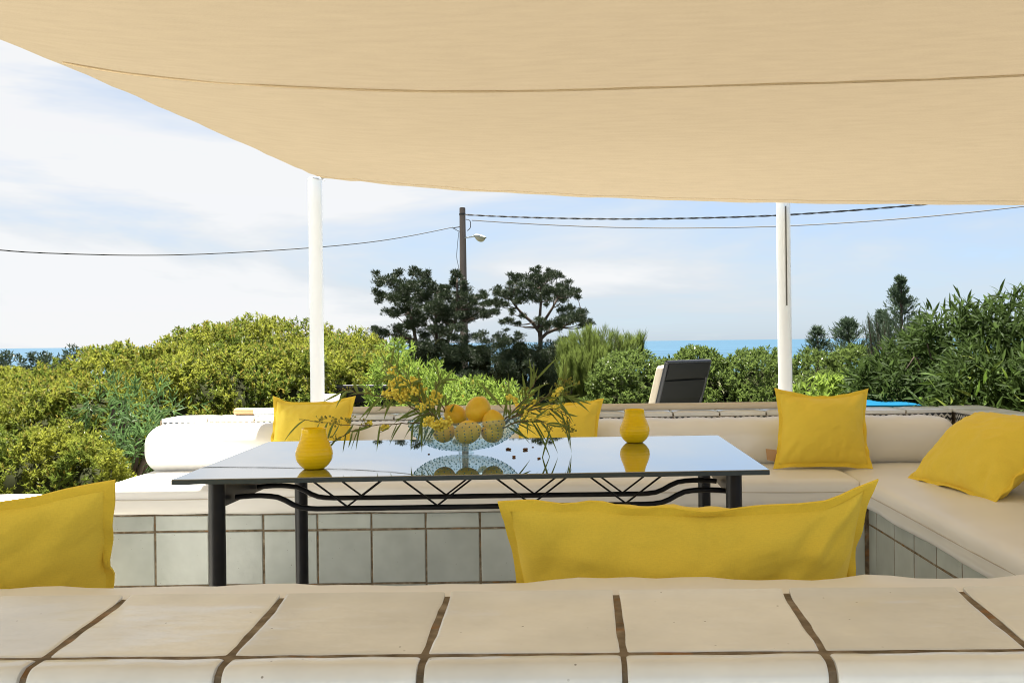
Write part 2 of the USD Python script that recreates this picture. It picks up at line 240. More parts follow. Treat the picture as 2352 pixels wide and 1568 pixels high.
M['sail'] = usdkit.material(stage, LK + 'sand_shade_cloth', {'geo': ('geometry', {}), 'm1': ('mapping', {'scale': (90, 700, 1)}), 'm2': ('mapping', {'scale': (700, 160, 1)}), 'n1': ('noise_texture', {'scale': 1, 'detail': 2}), 'n2': ('noise_texture', {'scale': 1, 'detail': 2}),
    'm3': ('mapping', {'scale': (7, 38, 1), 'rotation': (0, 0, 0.5)}), 'n3': ('noise_texture', {'scale': 1, 'detail': 5}), 'a': ('math', {'math_type': 'add'}), 'h': ('math', {'math_type': 'multiply', 'value2': 0.5}), 'mixh': ('mix_float', {'fac': 0.28}),
    'r': ('rgb_ramp', {'ramp': [(0.33, (0.84,) * 3), (0.5, (0.98,) * 3), (0.68, (1.09,) * 3)]}),
    'ct': ('mix', {'mix_type': 'multiply', 'fac': 1.0, 'color2': (0.124, 0.099, 0.064)}), 'cd': ('mix', {'mix_type': 'multiply', 'fac': 1.0, 'color2': (0.32, 0.285, 0.215)}),
    'b': ('bump', {'strength': 0.35, 'distance': 0.003}), 'd': ('diffuse_bsdf', {}), 't': ('translucent_bsdf', {}), 'm': ('mix_closure', {'fac': 0.62})},
    [('geo.position', 'm1.vector'), ('geo.position', 'm2.vector'), ('geo.position', 'm3.vector'), ('m1.vector', 'n1.vector'), ('m2.vector', 'n2.vector'), ('m3.vector', 'n3.vector'), ('n1.fac', 'a.value1'), ('n2.fac', 'a.value2'), ('a.value', 'h.value1'), ('h.value', 'mixh.a'), ('n3.fac', 'mixh.b'),
     ('mixh.result', 'r.fac'), ('r.color', 'ct.color1'), ('r.color', 'cd.color1'), ('ct.color', 't.color'), ('cd.color', 'd.color'), ('mixh.result', 'b.height'), ('b.normal', 'd.normal'), ('d.BSDF', 'm.closure1'), ('t.BSDF', 'm.closure2')], surface='m.closure')
M['sail_seam'] = mat('sail_seam_tape', (0.50, 0.39, 0.25), 0.9, 0.1)

# ================================================================== the setting: ground, sea
def terrain():
    ys = np.r_[-12, -4, 0, 4, 8, 12, 18, 26, 36, 50, 70, 95, 120, 140]; xs = np.r_[-260, -120, -60, -30, -15, -8, -4, 0, 4, 8, 15, 30, 60, 120, 260]
    X, Y = np.meshgrid(xs, ys, indexing='ij'); Z = -0.06 - 1.9 * np.clip((Y - 10) / 50, 0, 1) - 1.6 * np.clip((Y - 60) / 60, 0, 1) - 11 * np.clip((Y - 122) / 18, 0, 1)
    Z = Z + (meshkit.noise(np.stack([X / 9, Y / 9, 0 * X], -1), 3) - 0.5) * np.clip((Y - 12) / 40, 0, 0.8)
    return np.stack([X, Y, Z], -1).reshape(-1, 3), grid_faces(len(xs), len(ys))
obj('ground', terrain(), M['soil'], smooth=True, kind='structure')
a = np.arange(96) / 96 * 2 * np.pi
seaV = np.vstack([[0, 0, -12], np.stack([38000 * np.cos(a), 38000 * np.sin(a), np.full(96, -12.0)], 1)])
obj('sea', (seaV, np.array([(0, 1 + i, 1 + (i + 1) % 96) for i in range(96)])), M['sea'], kind='structure')
obj('terrace_paving', [box(-2.3, 4.5, -6.0, 4.9, -0.055, 0.0), box(-6.5, -2.3, -6.0, 2.7, -0.055, 0.0), box(-1.75, 1.7, 4.9, 7.6, -0.055, 0.0)], M['paving'], kind='structure')

# ================================================================== tiled benches and walls
TW, J = 0.2, 0.008
def face_tile(o, ux, uz, n, x0, x1, z0, z1, t=0.0035, un=0.0006):
    """A glazed tile standing on a face: o + ux*x + uz*z, front along n, edges chamfered, a little proud or sunk."""
    g = J / 2; b = 0.0022; j = rng.normal(0, 0.0007, (4, 2)); pr = rng.normal(0, un, 4) + t
    cs = [(x0 + g, z0 + g, 1, 1), (x1 - g, z0 + g, -1, 1), (x1 - g, z1 - g, -1, -1), (x0 + g, z1 - g, 1, -1)]; V = []
    for lvl in range(3):
        for k, (x, z, dx, dz) in enumerate(cs):
            b = min(b, t * 0.7); ins = b if lvl == 2 else 0; h = (0, pr[k] - b * 0.8, pr[k])[lvl]
            V.append(o + ux * (x + j[k, 0] + dx * ins) + uz * (z + j[k, 1] + dz * ins) + n * h)
    Fs = [(8, 9, 10), (8, 10, 11)]
    for l in (0, 4):
        for k in range(4): q = (k + 1) % 4; Fs += [(l + k, l + q, l + 4 + q), (l + k, l + 4 + q, l + 4 + k)]
    return np.array(V), np.array(Fs)
def face_tiles(parent, o, ux, n, xs, zs, **kw):
    uz = np.array([0, 0, 1.0])
    for i in range(len(xs) - 1):
        for k in range(len(zs) - 1):
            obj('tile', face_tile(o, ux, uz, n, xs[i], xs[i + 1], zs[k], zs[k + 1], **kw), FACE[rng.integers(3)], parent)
SEAT = 0.55; CUSH = 0.105; BT = SEAT - CUSH           # seat top, cushion thickness, bench top
YB, XR = 3.71, 1.067                                    # inner faces of back and right bench
# back bench
bb = thing('tiled_bench_base', 'long grey tiled bench base running behind the glass table', 'bench', (0, YB, 0))
obj('core', box(-1.765, 1.62, YB + 0.008, 4.33, 0.0, BT), M['grout'], bb)
p0 = at(355, 1250, YB)[0]; xs = np.r_[-1.767, [x for x in p0 + TW * np.arange(-1, 14) if -1.66 < x < XR - 0.03], XR]
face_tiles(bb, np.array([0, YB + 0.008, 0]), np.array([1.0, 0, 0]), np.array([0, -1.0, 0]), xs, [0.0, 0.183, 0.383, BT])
# right bench
rb = thing('tiled_bench_base', 'tiled bench base along the right side, seen at a slant beneath its cushion', 'bench', (XR, 2.6, 0))
obj('core', box(XR + 0.008, 1.62, 1.25, YB + 0.006, 0.0, BT - 0.001), M['grout'], rb)
ysr = np.r_[YB - 0.006, [YB - 0.1 - TW * i for i in range(12)]]; ysr = ysr[ysr > 1.3]
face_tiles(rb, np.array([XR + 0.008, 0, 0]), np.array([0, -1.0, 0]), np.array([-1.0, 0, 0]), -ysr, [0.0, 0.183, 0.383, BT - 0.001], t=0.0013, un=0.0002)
# left bench (mostly hidden by the near pillow)
lb = thing('tiled_bench_base', 'low tiled bench base at the far left behind the near left pillow', 'bench', (-2.2, 3.2, 0))
obj('core', box(-2.75, -1.79, 3.02, 3.56, 0.0, BT), M['grout'], lb)
face_tiles(lb, np.array([0, 3.02, 0]), np.array([1.0, 0, 0]), np.array([0, -1.0, 0]), np.linspace(-2.75, -1.79, 6), [0.0, 0.183, 0.383, BT])
# back wall with cap tiles and patterned strip
WT = CAMZ - 0.307
bw = thing('low_back_wall', 'low tiled wall behind the back bench topped with pale cap tiles', 'wall', (0, 4.43, 0))
obj('core', box(-1.79, 1.62, 4.335, 4.50, 0.0, WT - 0.013), M['grout'], bw)
def cap_tile(x0, x1, y0, y1, z, axis=0):
    n = 7; u = np.linspace(0, 1, n); v = np.linspace(0, 1, n); UU, VV = np.meshgrid(u, v, indexing='ij')
    e = np.minimum(np.minimum(UU, 1 - UU) * (x1 - x0), np.minimum(VV, 1 - VV) * (y1 - y0))
    Z = z - 0.004 * np.exp(-e / 0.006) + rng.normal(0, 0.0008) + 0.001 * (meshkit.noise(np.stack([UU * 3, VV * 3, UU * 0 + rng.random() * 50], -1)) - 0.5)
    return slab(np.stack([x0 + UU * (x1 - x0), y0 + VV * (y1 - y0), Z], -1), skirt=0.014)
x = -1.81
k0 = at(478, 960, 4.33)[0] - 2 * TW
first = True
while x < 1.60:
    nx = min(k0 + TW * (math.floor((x - k0) / TW + 0.02) + 1), 1.62)
    if nx - x > 0.03:
        y0_ = 4.322
        obj('cap_tile', cap_tile(x + 0.004, nx - 0.004, y0_, 4.505, WT), TILE[rng.integers(3)], bw, smooth=40)
        obj('pattern_tile', box(x + 0.003, nx - 0.003, 4.327, 4.335, WT - 0.116, WT - 0.018), M['pattern'], bw)
    x = nx
# right wall
rw = thing('low_side_wall', 'low tiled wall along the right with a dark zigzag tile strip under its cap', 'wall', (1.70, 3.2, 0))
obj('core', box(1.63, 1.80, 1.2, 4.50, 0.0, WT - 0.013), M['grout'], rw)
y = 4.5
while y > 1.3:
    obj('cap_tile', cap_tile(1.622, 1.812, y - TW + 0.004, y - 0.004, WT + 0.004), TILE[rng.integers(3)], rw, smooth=40)
    if y - TW < 4.2: obj('pattern_tile', box(1.622, 1.63, y - TW + 0.002, y - 0.002, WT - 0.118, WT - 0.016), M['pattern'], rw)
    y -= TW
# near wall: core, cap tiles, nosing tiles
nw = thing('near_tiled_wall', 'cream tiled wall top across the bottom foreground', 'wall', (0, 1.08, 0))
YN, YN2, ZN, ZN2 = 1.016, 1.205, CAMZ - 0.3138, CAMZ - 0.3015
yaw_n = -0.010
def wallpt(x, y, z): return np.stack([x, y + yaw_n * (x - 0.0), z], -1)
obj('core', (lambda b: (b.vertices + np.array([0, 1, 0]) * (yaw_n * b.vertices[:, :1]), b.faces))(trimesh.convex.convex_hull(np.array([(xx_, yy_, zz_) for xx_ in (-1.6, 1.6) for (yy_, zz_) in ((0.976, 0), (1.2, 0), (0.9775, ZN - 0.021), (0.982, ZN - 0.0095), (0.993, ZN - 0.0034), (1.203, ZN2 - 0.0016))]))), M['grout'], nw)
joints = [at(px, 1498, 1.016)[0] for px in (-330, 92, 525, 975, 1432, 1892, 2365, 2800)]
fw = 0.0042
for i in range(len(joints) - 1):
    x0, x1 = joints[i] + fw, joints[i + 1] - fw
    gq = np.r_[0, 0.008, 0.02, np.linspace(0.05, 0.95, 19), 0.98, 0.992, 1]; n = len(gq); UU, VV = np.meshgrid(gq, gq, indexing='ij'); ph = rng.random() * 40
    ew = (meshkit.noise(np.stack([VV * 7, UU * 0 + ph, UU * 0], -1), 5) - 0.5) * 0.0022
    ev = (meshkit.noise(np.stack([UU * 7, UU * 0 + ph, UU * 0 + 9], -1), 6) - 0.5) * 0.0018
    X = x0 + UU * (x1 - x0) + ew * (1 - 2 * UU); Yv = YN + fw + VV * (YN2 - YN - fw) + ev * (1 - VV)
    e = np.minimum(UU, 1 - UU) * (x1 - x0); e2 = VV * (YN2 - YN)
    # side joints bow a little, the back edge turns up in a soft lip
    Z = ZN + (ZN2 - ZN) * VV + 0.004 * np.clip((VV - 0.80) / 0.20, 0, 1) ** 2 - 0.0013 * np.exp(-e / 0.0013) - 0.0013 * np.exp(-e2 / 0.0013)
    Z += (meshkit.fbm(np.stack([UU * 2.2 + ph, VV * 5.5, UU * 0 + i], -1), 3) - 0.5) * 0.0018 + rng.normal(0, 0.0003)
    P = wallpt(X, Yv, Z)
    obj('cap_tile', slab(P, skirt=0.010), TILE[(i * 2) % 3], nw, smooth=50)
    # nosing tile: flat top strip, round front edge, vertical face
    prof = [(0.0, 0.0)] + [(-0.022 - 0.018 * math.sin(t), -0.018 + 0.018 * math.cos(t)) for t in np.linspace(0, math.pi / 2, 9)] + [(-0.0402, -0.05), (-0.0404, -0.17)]
    prof = np.array([(0, 0), (-0.006, 0.0003), (-0.016, 0.0003)] + prof[1:]); prof[0] = (0, -0.0022)
    u = np.r_[0, 0.008, 0.02, np.linspace(0.06, 0.94, 15), 0.98, 0.992, 1]; nu = len(u); PX = x0 + u * (x1 - x0) + rng.normal(0, 0.0008)
    P = np.zeros((nu, len(prof), 3)); ed = 0.0016 * np.exp(-np.minimum(u, 1 - u) * (x1 - x0) / 0.0016)
    wob = (meshkit.fbm(np.stack([u * 4 + ph, u * 0 + 3, u * 0], -1), 3) - 0.5) * 0.002
    for k, (dy, dz) in enumerate(prof):
        nrm = np.array([0, 1.0]) if k < 4 else (np.array([-1.0, 0.0]) if k > len(prof) - 4 else unit(np.array([dy + 0.022, dz + 0.018])))
        P[:, k] = wallpt(PX, YN - fw + dy - nrm[0] * (ed - wob) * 1.0, ZN + dz - nrm[1] * (ed - wob))
    obj('nosing_tile', slab(P[:, ::-1], skirt=0.006, down=(0, 0.7, -0.7)), TILE[(i * 2 + 1) % 3], nw, smooth=50)

# ================================================================== cushions
def cushion(x0, x1, y0, y1, z0, z1, r=0.03, crown=0.012, n=(40, 16), pucker=0.0, seed=0):
    """A stuffed box cushion: superellipse rounding, crowned top, slight unevenness."""
    m = trimesh.creation.box([1, 1, 1]); L = np.array([x1 - x0, y1 - y0, z1 - z0])
    faces = []
    N = [max(4, int(L[k] / 0.035)) for k in range(3)]; N = [min(q, 90) for q in N]
    V = []; Fs = []; off = 0
    for ax in range(3):
        a_, b_ = [k for k in range(3) if k != ax]
        for sgn in (0, 1):
            u = 0.5 - 0.5 * np.cos(np.linspace(0, np.pi, N[a_] + 8)) if L[a_] < 0.6 else np.unique(np.r_[np.linspace(0, 0.06 / L[a_], 7), np.linspace(0.06 / L[a_], 1 - 0.06 / L[a_], N[a_]), np.linspace(1 - 0.06 / L[a_], 1, 7)])
            v = 0.5 - 0.5 * np.cos(np.linspace(0, np.pi, N[b_] + 8)) if L[b_] < 0.6 else np.unique(np.r_[np.linspace(0, 0.06 / L[b_], 7), np.linspace(0.06 / L[b_], 1 - 0.06 / L[b_], N[b_]), np.linspace(1 - 0.06 / L[b_], 1, 7)])
            A, Bq = np.meshgrid(u, v, indexing='ij'); P = np.zeros(A.shape + (3,)); P[..., a_] = A; P[..., b_] = Bq; P[..., ax] = sgn
            f = grid_faces(len(u), len(v), off)
            if (sgn == 0) ^ (ax == 1): f = f[:, ::-1]
            V.append(P.reshape(-1, 3)); Fs.append(f); off += len(u) * len(v)
    V = np.vstack(V) * L; inner = np.clip(V, r, L - r); d = V - inner
    V = inner + unit(d) * r
    t = V / L; bulge = (4 * t[:, 0] * (1 - t[:, 0])) ** 0.5 * (4 * t[:, 1] * (1 - t[:, 1])) ** 0.5
    V[:, 2] += np.where(t[:, 2] > 0.5, crown * bulge, 0)
    nz = meshkit.fbm(np.stack([V[:, 0] * 5 + seed, V[:, 1] * 5, V[:, 2] * 6], -1), 3) - 0.5
    V += unit(d) * (nz * pucker)[:, None]
    tm = trimesh.Trimesh(V + [x0, y0, z0], np.vstack(Fs), process=False); tm.merge_vertices(digits_vertex=5); return tm
def cushion_thing(name, label, bx, r, pucker, seed, seam=None, crown=0.012):
    t = thing(name, label, 'cushion', ((bx[0] + bx[1]) / 2, (bx[2] + bx[3]) / 2, bx[4]))
    obj('cover', cushion(*bx, r=r, pucker=pucker, seed=seed, crown=crown), M['vinyl'], t, smooth=True)
    for pts in (seam or []): obj('seam', tube(pts, 0.0016, 5), M['seam'], t)
    return t
def seamx(x0, x1, y, z, seed): xs_ = np.linspace(x0, x1, 40); return np.stack([xs_, y + 0 * xs_, z + 0.003 * np.sin(xs_ * 5 + seed)], 1)
cushion_thing('seat_cushion', 'long cream vinyl seat cushion behind the table, sunlit white at its left end', (-1.775, 1.045, YB - 0.025, 4.33, BT, SEAT), 0.03, 0.010, 1, [seamx(-1.74, 1.03, YB - 0.0265, SEAT - 0.042, 0)])
cushion_thing('seat_cushion', 'cream seat cushion on the right bench running toward the viewer', (XR - 0.03, 1.615, 1.3, 4.31, BT, SEAT - 0.002), 0.035, 0.010, 5, [np.stack([np.full(40, XR - 0.0315), np.linspace(1.34, 3.68, 40), SEAT - 0.045 + 0.002 * np.sin(np.linspace(0, 9, 40))], 1)])
cushion_thing('seat_cushion', 'white seat cushion edge showing above the near left pillow', (-2.75, -1.80, 3.0, 3.56, BT, SEAT), 0.03, 0.006, 9)
# the right cushion lies over the corner: back cushion ends against it
def bolster():
    x0, x1, y0, y1, z0, z1 = -1.79, 1.58, 4.115, 4.325, SEAT - 0.012, CAMZ - 0.326
    m = cushion(x0, x1, y0, y1, z0, z1, r=0.085, crown=0.0, seed=3)
    V = m.vertices.copy(); t = (V[:, 2] - z0) / (z1 - z0)
    puck = 0.5 + 0.5 * np.sin(V[:, 0] * 44 + 2 * np.sin(V[:, 0] * 9)); inner = np.clip((V[:, 0] + 1.0) / 0.6, 0, 1)
    V[:, 2] += (puck - 0.6) * 0.006 * np.clip((t - 0.6) / 0.4, 0, 1) * inner
    front = np.clip((4.22 - V[:, 1]) / 0.1, 0, 1)
    w = meshkit.fbm(np.stack([V[:, 0] * 6 - V[:, 2] * 6, V[:, 2] * 4, V[:, 0] * 0], -1), 3) - 0.5
    V[:, 1] += front * w * 0.022 * inner
    V[:, 1] -= front * 0.012 * np.sin(np.clip(t, 0, 1) * np.pi)
    m.vertices = V; return m
bc = thing('backrest_cushion', 'long thick cream backrest cushion against the back wall, left end in sunlight', 'cushion', (0, 4.22, SEAT))
obj('cover', bolster(), M['vinyl'], bc, smooth=True)
obj('seam', tube(np.stack([np.linspace(-1.70, 1.5, 60), np.full(60, 4.327), CAMZ - 0.327 + 0.001 * np.sin(np.arange(60))], 1), 0.002, 5), M['seam'], bc)
def near_back():
    x0, x1, y0, y1, z0, z1 = -1.6, 1.5, 1.225, 1.375, SEAT - 0.01, CAMZ - 0.3165
    m = cushion(x0, x1, y0, y1, z0, z1, r=0.05, crown=0.0, seed=11); V = m.vertices.copy(); t = (V[:, 2] - z0) / (z1 - z0)
    w = meshkit.fbm(np.stack([V[:, 0] * 13, V[:, 1] * 4, V[:, 0] * 0], -1), 3) - 0.5
    V[:, 2] += w * 0.016 * np.clip((t - 0.5) / 0.5, 0, 1) + 0.001 - 0.008 * V[:, 0] * 0
    V[:, 1] += (meshkit.fbm(np.stack([V[:, 0] * 10, V[:, 2] * 9, V[:, 0] * 0 + 4], -1), 2) - 0.5) * 0.012
    m.vertices = V; return m
nb = thing('backrest_cushion', 'cream backrest cushion top peeking over the near tiled wall', 'cushion', (0, 1.3, SEAT))
obj('cover', near_back(), M['vinyl'], nb, smooth=True)
cushion_thing('seat_cushion', 'cream seat cushion of the near bench below the two large pillows', (-1.6, 1.03, 1.38, 1.80, BT, SEAT), 0.03, 0.008, 14)
nbase = thing('tiled_bench_base', 'near tiled bench base hidden behind the foreground wall', 'bench', (0, 1.5, 0))
obj('core', box(-1.6, 1.03, 1.212, 1.78, 0, BT), TILE[0], nbase)

# ================================================================== pillows
def pillow(TL, TR, BL, BR, thick, seed=0, sag=0.02, sides=0.015, flange=0.02, wr=0.006, n=72, corner=0.0, topc=None):
    """A stuffed linen pillow: two bellied faces between four soft corners, with a flat hem around. Returns cover and hem."""
    TL, TR, BL, BR = map(lambda q: np.asarray(q, float), (TL, TR, BL, BR))
    nrm = unit(np.cross(TR - TL, TL - BL)); ex = unit(TR - TL + BR - BL); ez = unit(TL - BL + TR - BR)
    def base(U_, V_):                                      # U,V in [-1,1], V up
        a_, b_ = (U_ + 1) / 2, (V_ + 1) / 2
        P = ((1 - a_) * b_)[..., None] * TL + (a_ * b_)[..., None] * TR + ((1 - a_) * (1 - b_))[..., None] * BL + (a_ * (1 - b_))[..., None] * BR
        P = P - ez * (sag * (1 - U_ ** 2) * np.clip(V_, 0, 1) ** 2)[..., None] + ez * (sides * 0.6 * (1 - U_ ** 2) * np.clip(-V_, 0, 1) ** 2)[..., None]
        P = P - ex * (sides * (1 - V_ ** 2) * U_ * np.abs(U_))[..., None]
        if topc is not None: P = P + ez * (np.interp(U_, topc[0], topc[1]) * np.clip((V_ + 0.6) / 1.6, 0, 1))[..., None]
        return P
    def wave(U_, V_, k):
        q = np.stack([U_ * 2.2 + seed * 7, V_ * 2.2, U_ * 0 + k], -1)
        # folds run in from the corners and hems
        r1 = np.sin(14 * (U_ - 0.55 * V_) + 5 * meshkit.noise(q * 1.3, 4)) * np.exp(-((1 - np.abs(U_)) ** 2 + (1 - np.abs(V_)) ** 2) / 0.25)
        r2 = np.sin(30 * U_ + 6 * meshkit.noise(q, 5)) * np.exp(-(1 - np.abs(V_)) / 0.14) * 0.5
        r3 = -np.abs(np.sin(5.5 * (U_ * np.cos(seed) + V_ * np.sin(seed)) + 7 * meshkit.noise(q * 0.9, 8))) ** 0.5 * np.clip(meshkit.noise(q * 1.1, 12) * 2.4 - 1.0, 0, 1) * 0.55
        r4 = np.abs(np.sin(11 * U_ + 5 * meshkit.noise(q * 1.6, 3))) ** 0.6 * np.exp(-(1 - V_) / 0.35) * 0.9
        return (meshkit.fbm(q, 5, seed) - 0.5) * 2.8 + r1 * 0.9 + r2 * 0.6 + r3 + r4 * (meshkit.noise(q * 0.8, 15))
    g = np.sin(np.linspace(-1, 1, n) * np.pi / 2); g = 0.5 * g + 0.5 * np.linspace(-1, 1, n); UU, VV = np.meshgrid(g, g, indexing='ij')
    prof = (np.clip(1 - UU ** 2, 0, 1) ** 0.62) * (np.clip(1 - VV ** 2, 0, 1) ** 0.62); sheet = []
    Bq = base(UU, VV)
    for k, sg in enumerate((1, -1)):
        lift = thick / 2 * prof * (1 + 0.10 * (meshkit.noise(np.stack([UU * 1.5 + seed, VV * 1.5, UU * 0 + k], -1), 9) - 0.5)) + wr * wave(UU, VV, k) * np.clip(prof * 3, 0, 1)
        sheet.append(Bq + nrm * (sg * np.maximum(lift, 0.0008))[..., None])
    f = grid_faces(n, n); cover = (np.vstack([sheet[0].reshape(-1, 3), sheet[1].reshape(-1, 3)]), np.vstack([f, f[:, ::-1] + n * n]))
    # hem: a strip just outside, a little wavy, thin but with two sides
    m = 4 * 26; tt = np.linspace(0, 4, m, endpoint=False); eu = np.empty(m); ev = np.empty(m)
    for i, t in enumerate(tt):
        k, w = int(t), (t - int(t)) * 2 - 1
        eu[i], ev[i] = [(w, 1), (1, -w), (-w, -1), (-1, w)][k]
    inner = base(eu * 0.985, ev * 0.985); L1, L2 = np.linalg.norm(TR - TL) / 2, np.linalg.norm(TL - BL) / 2
    ou = eu * np.where(np.abs(eu) > 0.999, 1 + flange / L1, 1); ov = ev * np.where(np.abs(ev) > 0.999, 1 + flange / L2, 1)
    cornerw = (np.abs(eu) * np.abs(ev)) ** 8
    rip = np.sin(tt * 19 + 3 * np.sin(tt * 5 + seed)) * 0.006 * (1 - cornerw) + (meshkit.noise(np.stack([tt * 6, tt * 0 + seed, tt * 0], -1), 2) - 0.5) * 0.014
    outer = base(ou, ov) + nrm * rip[:, None]; mid = (inner + outer) / 2 + nrm * (rip * 0.4)[:, None]
    h = 0.0016; rings = [inner + nrm * h * 3, mid + nrm * h * 1.6, outer + nrm * h, outer - nrm * h, mid - nrm * h * 1.6, inner - nrm * h * 3]
    V = np.vstack(rings); Fs = []
    for r_ in range(5):
        for i in range(m):
            q = (i + 1) % m; Fs += [(r_ * m + i, (r_ + 1) * m + i, (r_ + 1) * m + q), (r_ * m + i, (r_ + 1) * m + q, r_ * m + q)]
    return cover, (V, np.array(Fs))
def pillow_thing(label, *a_, **k_):
    P = np.array(a_[:4]); t = thing('pillow', label, 'pillow', P.mean(0) - [0, 0, P[:, 2].mean() - P[:, 2].min()])
    cov, hem = pillow(*a_, **k_); obj('cover', cov, M['yellow'], t, smooth=True); obj('hem', hem, M['yellow_edge'], t, smooth=40); return t
def pt(x, y, h): return np.array([x, y, CAMZ + h])
pillow_thing('yellow linen pillow sitting crooked in the left half of the back sofa', at(634, 926, 4.10), at(808, 926, 4.10), at(612, 1086, 3.98), at(800, 1086, 3.98), 0.17, seed=1, sag=-0.0, flange=0.012, sides=0.012, topc=([-1, -.8, -.55, .5, 1], [.018, .0, -.008, -.006, .02]))
pillow_thing('yellow linen pillow half hidden behind the right side of the fruit bowl', at(1190, 932, 4.10), at(1378, 922, 4.10), at(1186, 1082, 3.98), at(1372, 1082, 3.98), 0.16, seed=2, sag=0.012, flange=0.012, wr=0.007)
cp = pillow_thing('square yellow linen pillow standing upright against the right end of the backrest', at(1789, 900, 4.06), at(1986, 901, 4.06), at(1786, 1068, 3.95), at(1994, 1068, 3.95), 0.18, seed=3, sag=0.030, sides=0.014, flange=0.014, wr=0.008)
obj('care_tag', trimesh.Trimesh(*(lambda P: (np.vstack([P, P + [0, 0.003, 0]]), [(0, 1, 2), (0, 2, 3), (4, 6, 5), (4, 7, 6), (0, 4, 5), (0, 5, 1), (1, 5, 6), (1, 6, 2), (2, 6, 7), (2, 7, 3), (3, 7, 4), (3, 4, 0)]))(np.array([at(1759, 1030, 3.97), at(1784, 1033, 3.97), at(1785, 1060, 3.97), at(1762, 1056, 3.97)])), process=False), M['tag'], cp)
pillow_thing('yellow linen pillow slumped sideways on the right bench by the side wall', pt(1.475, 3.72, -0.285), pt(1.555, 3.12, -0.265), pt(1.21, 3.64, -0.505), pt(1.285, 3.09, -0.507), 0.20, seed=4, sag=0.012, sides=0.02, flange=0.012, wr=0.012)
pillow_thing('large yellow pillow in the foreground centre right with its right corner raised', pt(-0.100, 1.45, -0.238), pt(0.418, 1.45, -0.216), pt(-0.085, 1.60, -0.52), pt(0.42, 1.60, -0.52), 0.19, seed=5, sag=0.0, sides=0.012, flange=0.011, wr=0.010, topc=([-1, -.63, -.17, .3, .65, .77, .88, 1], [0, -.0095, -.025, -.033, -.033, -.030, -.017, 0.008]))
pillow_thing('large yellow pillow cut off by the left edge of the foreground', pt(-1.20, 1.46, -0.250), pt(-0.679, 1.46, -0.206), pt(-1.20, 1.60, -0.52), pt(-0.742, 1.60, -0.52), 0.19, seed=6, sag=0.004, sides=0.006, flange=0.011, wr=0.008, topc=([-1, -.2, .2, .6, .8, 1], [0, -.006, -.012, -.010, 0, 0.004]))

K = 0.852   # the table and what stands on it
def AT(px, py, Y): return at(px, py, Y * K)
# ================================================================== glass table
TZ = CAMZ - 0.352 * K
tb = thing('glass_table', 'dark glass dining table on black tubular legs with zigzag wire bracing', 'table', (-0.28, 3.19, 0))
corners = [AT(393, 1100, 2.66), AT(1768, 1077, 2.72), AT(1650, 998, 3.716), AT(617, 1012, 3.674)]
def table_slab(inset, z0, z1):
    C_ = np.array([q[:2] for q in corners]); ctr = C_.mean(0); C_ = ctr + (C_ - ctr) * (1 - inset)
    return np.vstack([np.c_[C_, np.full(4, z0)], np.c_[C_, np.full(4, z1)]])
V = np.vstack([table_slab(0, TZ - 0.012, TZ - 0.0015), table_slab(0.0018, TZ, TZ)[:4]])
gt = obj('glass_top', (V, np.array([(8, 9, 10), (8, 10, 11), (4, 5, 9), (4, 9, 8), (5, 6, 10), (5, 10, 9), (6, 7, 11), (6, 11, 10), (7, 4, 8), (7, 8, 11), (0, 3, 2), (0, 2, 1)])), M['glass'], tb)
obj('ground_edge', (V[:8], np.array([(0, 1, 5), (0, 5, 4), (1, 2, 6), (1, 6, 5), (2, 3, 7), (2, 7, 6), (3, 0, 4), (3, 4, 7)])), M['glass_edge'], gt)
TU = TZ - 0.0125
for (px, Yq) in ((498, 2.76), (692, 3.60), (1686, 2.80), (1618, 3.62)):
    X = AT(px, 1150, Yq)[0]
    Yq *= K; lg = obj('leg', tube([[X, Yq, 0.012], [X, Yq, TU]], 0.0225 * K, 20), M['black_metal'], tb, smooth=40)
    obj('foot_cap', lathe([(0.0001, 0.0), (0.021, 0.0), (0.022, 0.006), (0.021, 0.0125), (0.0001, 0.0126)], 18, (X, Yq, 0)), M['black_metal'], lg, smooth=40)
for (pxa, Ya, pxb, Yb_) in ((498, 2.783, 692, 3.577), (1686, 2.823, 1618, 3.597)):
    A, Bb = AT(pxa, 1150, Ya), AT(pxb, 1150, Yb_); d = unit((Bb - A)[:2]); nn = np.array([-d[1], d[0]]) * 0.003
    V = [np.r_[q[:2] + sg * nn, z] for q in (A, Bb) for sg in (-1, 1) for z in (TU - 0.085 * K, TU - 0.001)]
    obj('side_plate', trimesh.convex.convex_hull(np.array(V)), M['black_metal'], tb)
XL, XRt = AT(498, 1150, 2.76)[0], AT(1686, 1150, 2.8)[0]
for (Yr, zr) in ((2.90 * K, TU - 0.106 * K), (3.10 * K, TU - 0.106 * K)):
    zt = zr + 0.040 * K; x_l, x_r = XL + 0.004, XRt - 0.004
    path = spline([[x_l, Yr, zt - 0.004 * K], [x_l + 0.07 * K, Yr, zt], [x_l + 0.115 * K, Yr, zt - 0.004 * K], [x_l + 0.19 * K, Yr, zr + 0.004 * K], [x_l + 0.235 * K, Yr, zr], [x_r - 0.235 * K, Yr + 0.012 * K, zr], [x_r - 0.19 * K, Yr + 0.012 * K, zr + 0.004 * K], [x_r - 0.115 * K, Yr + 0.012 * K, zt - 0.004 * K], [x_r - 0.07 * K, Yr + 0.012 * K, zt], [x_r, Yr + 0.012 * K, zt - 0.004 * K]], 60)
    rl = obj('rail', tube(path, 0.0078 * K, 10), M['black_metal'], tb, smooth=50)
    for k in range(4):
        xm = (-0.662, -0.402, -0.13, 0.142)[k] * K
        for sg in (-1, 1): obj('wire_brace', tube([[xm, Yr + 0.004, zr + 0.004], [xm + sg * 0.1335 * K, Yr + 0.004, TU - 0.0005]], 0.0026, 6), M['black_metal'], rl)

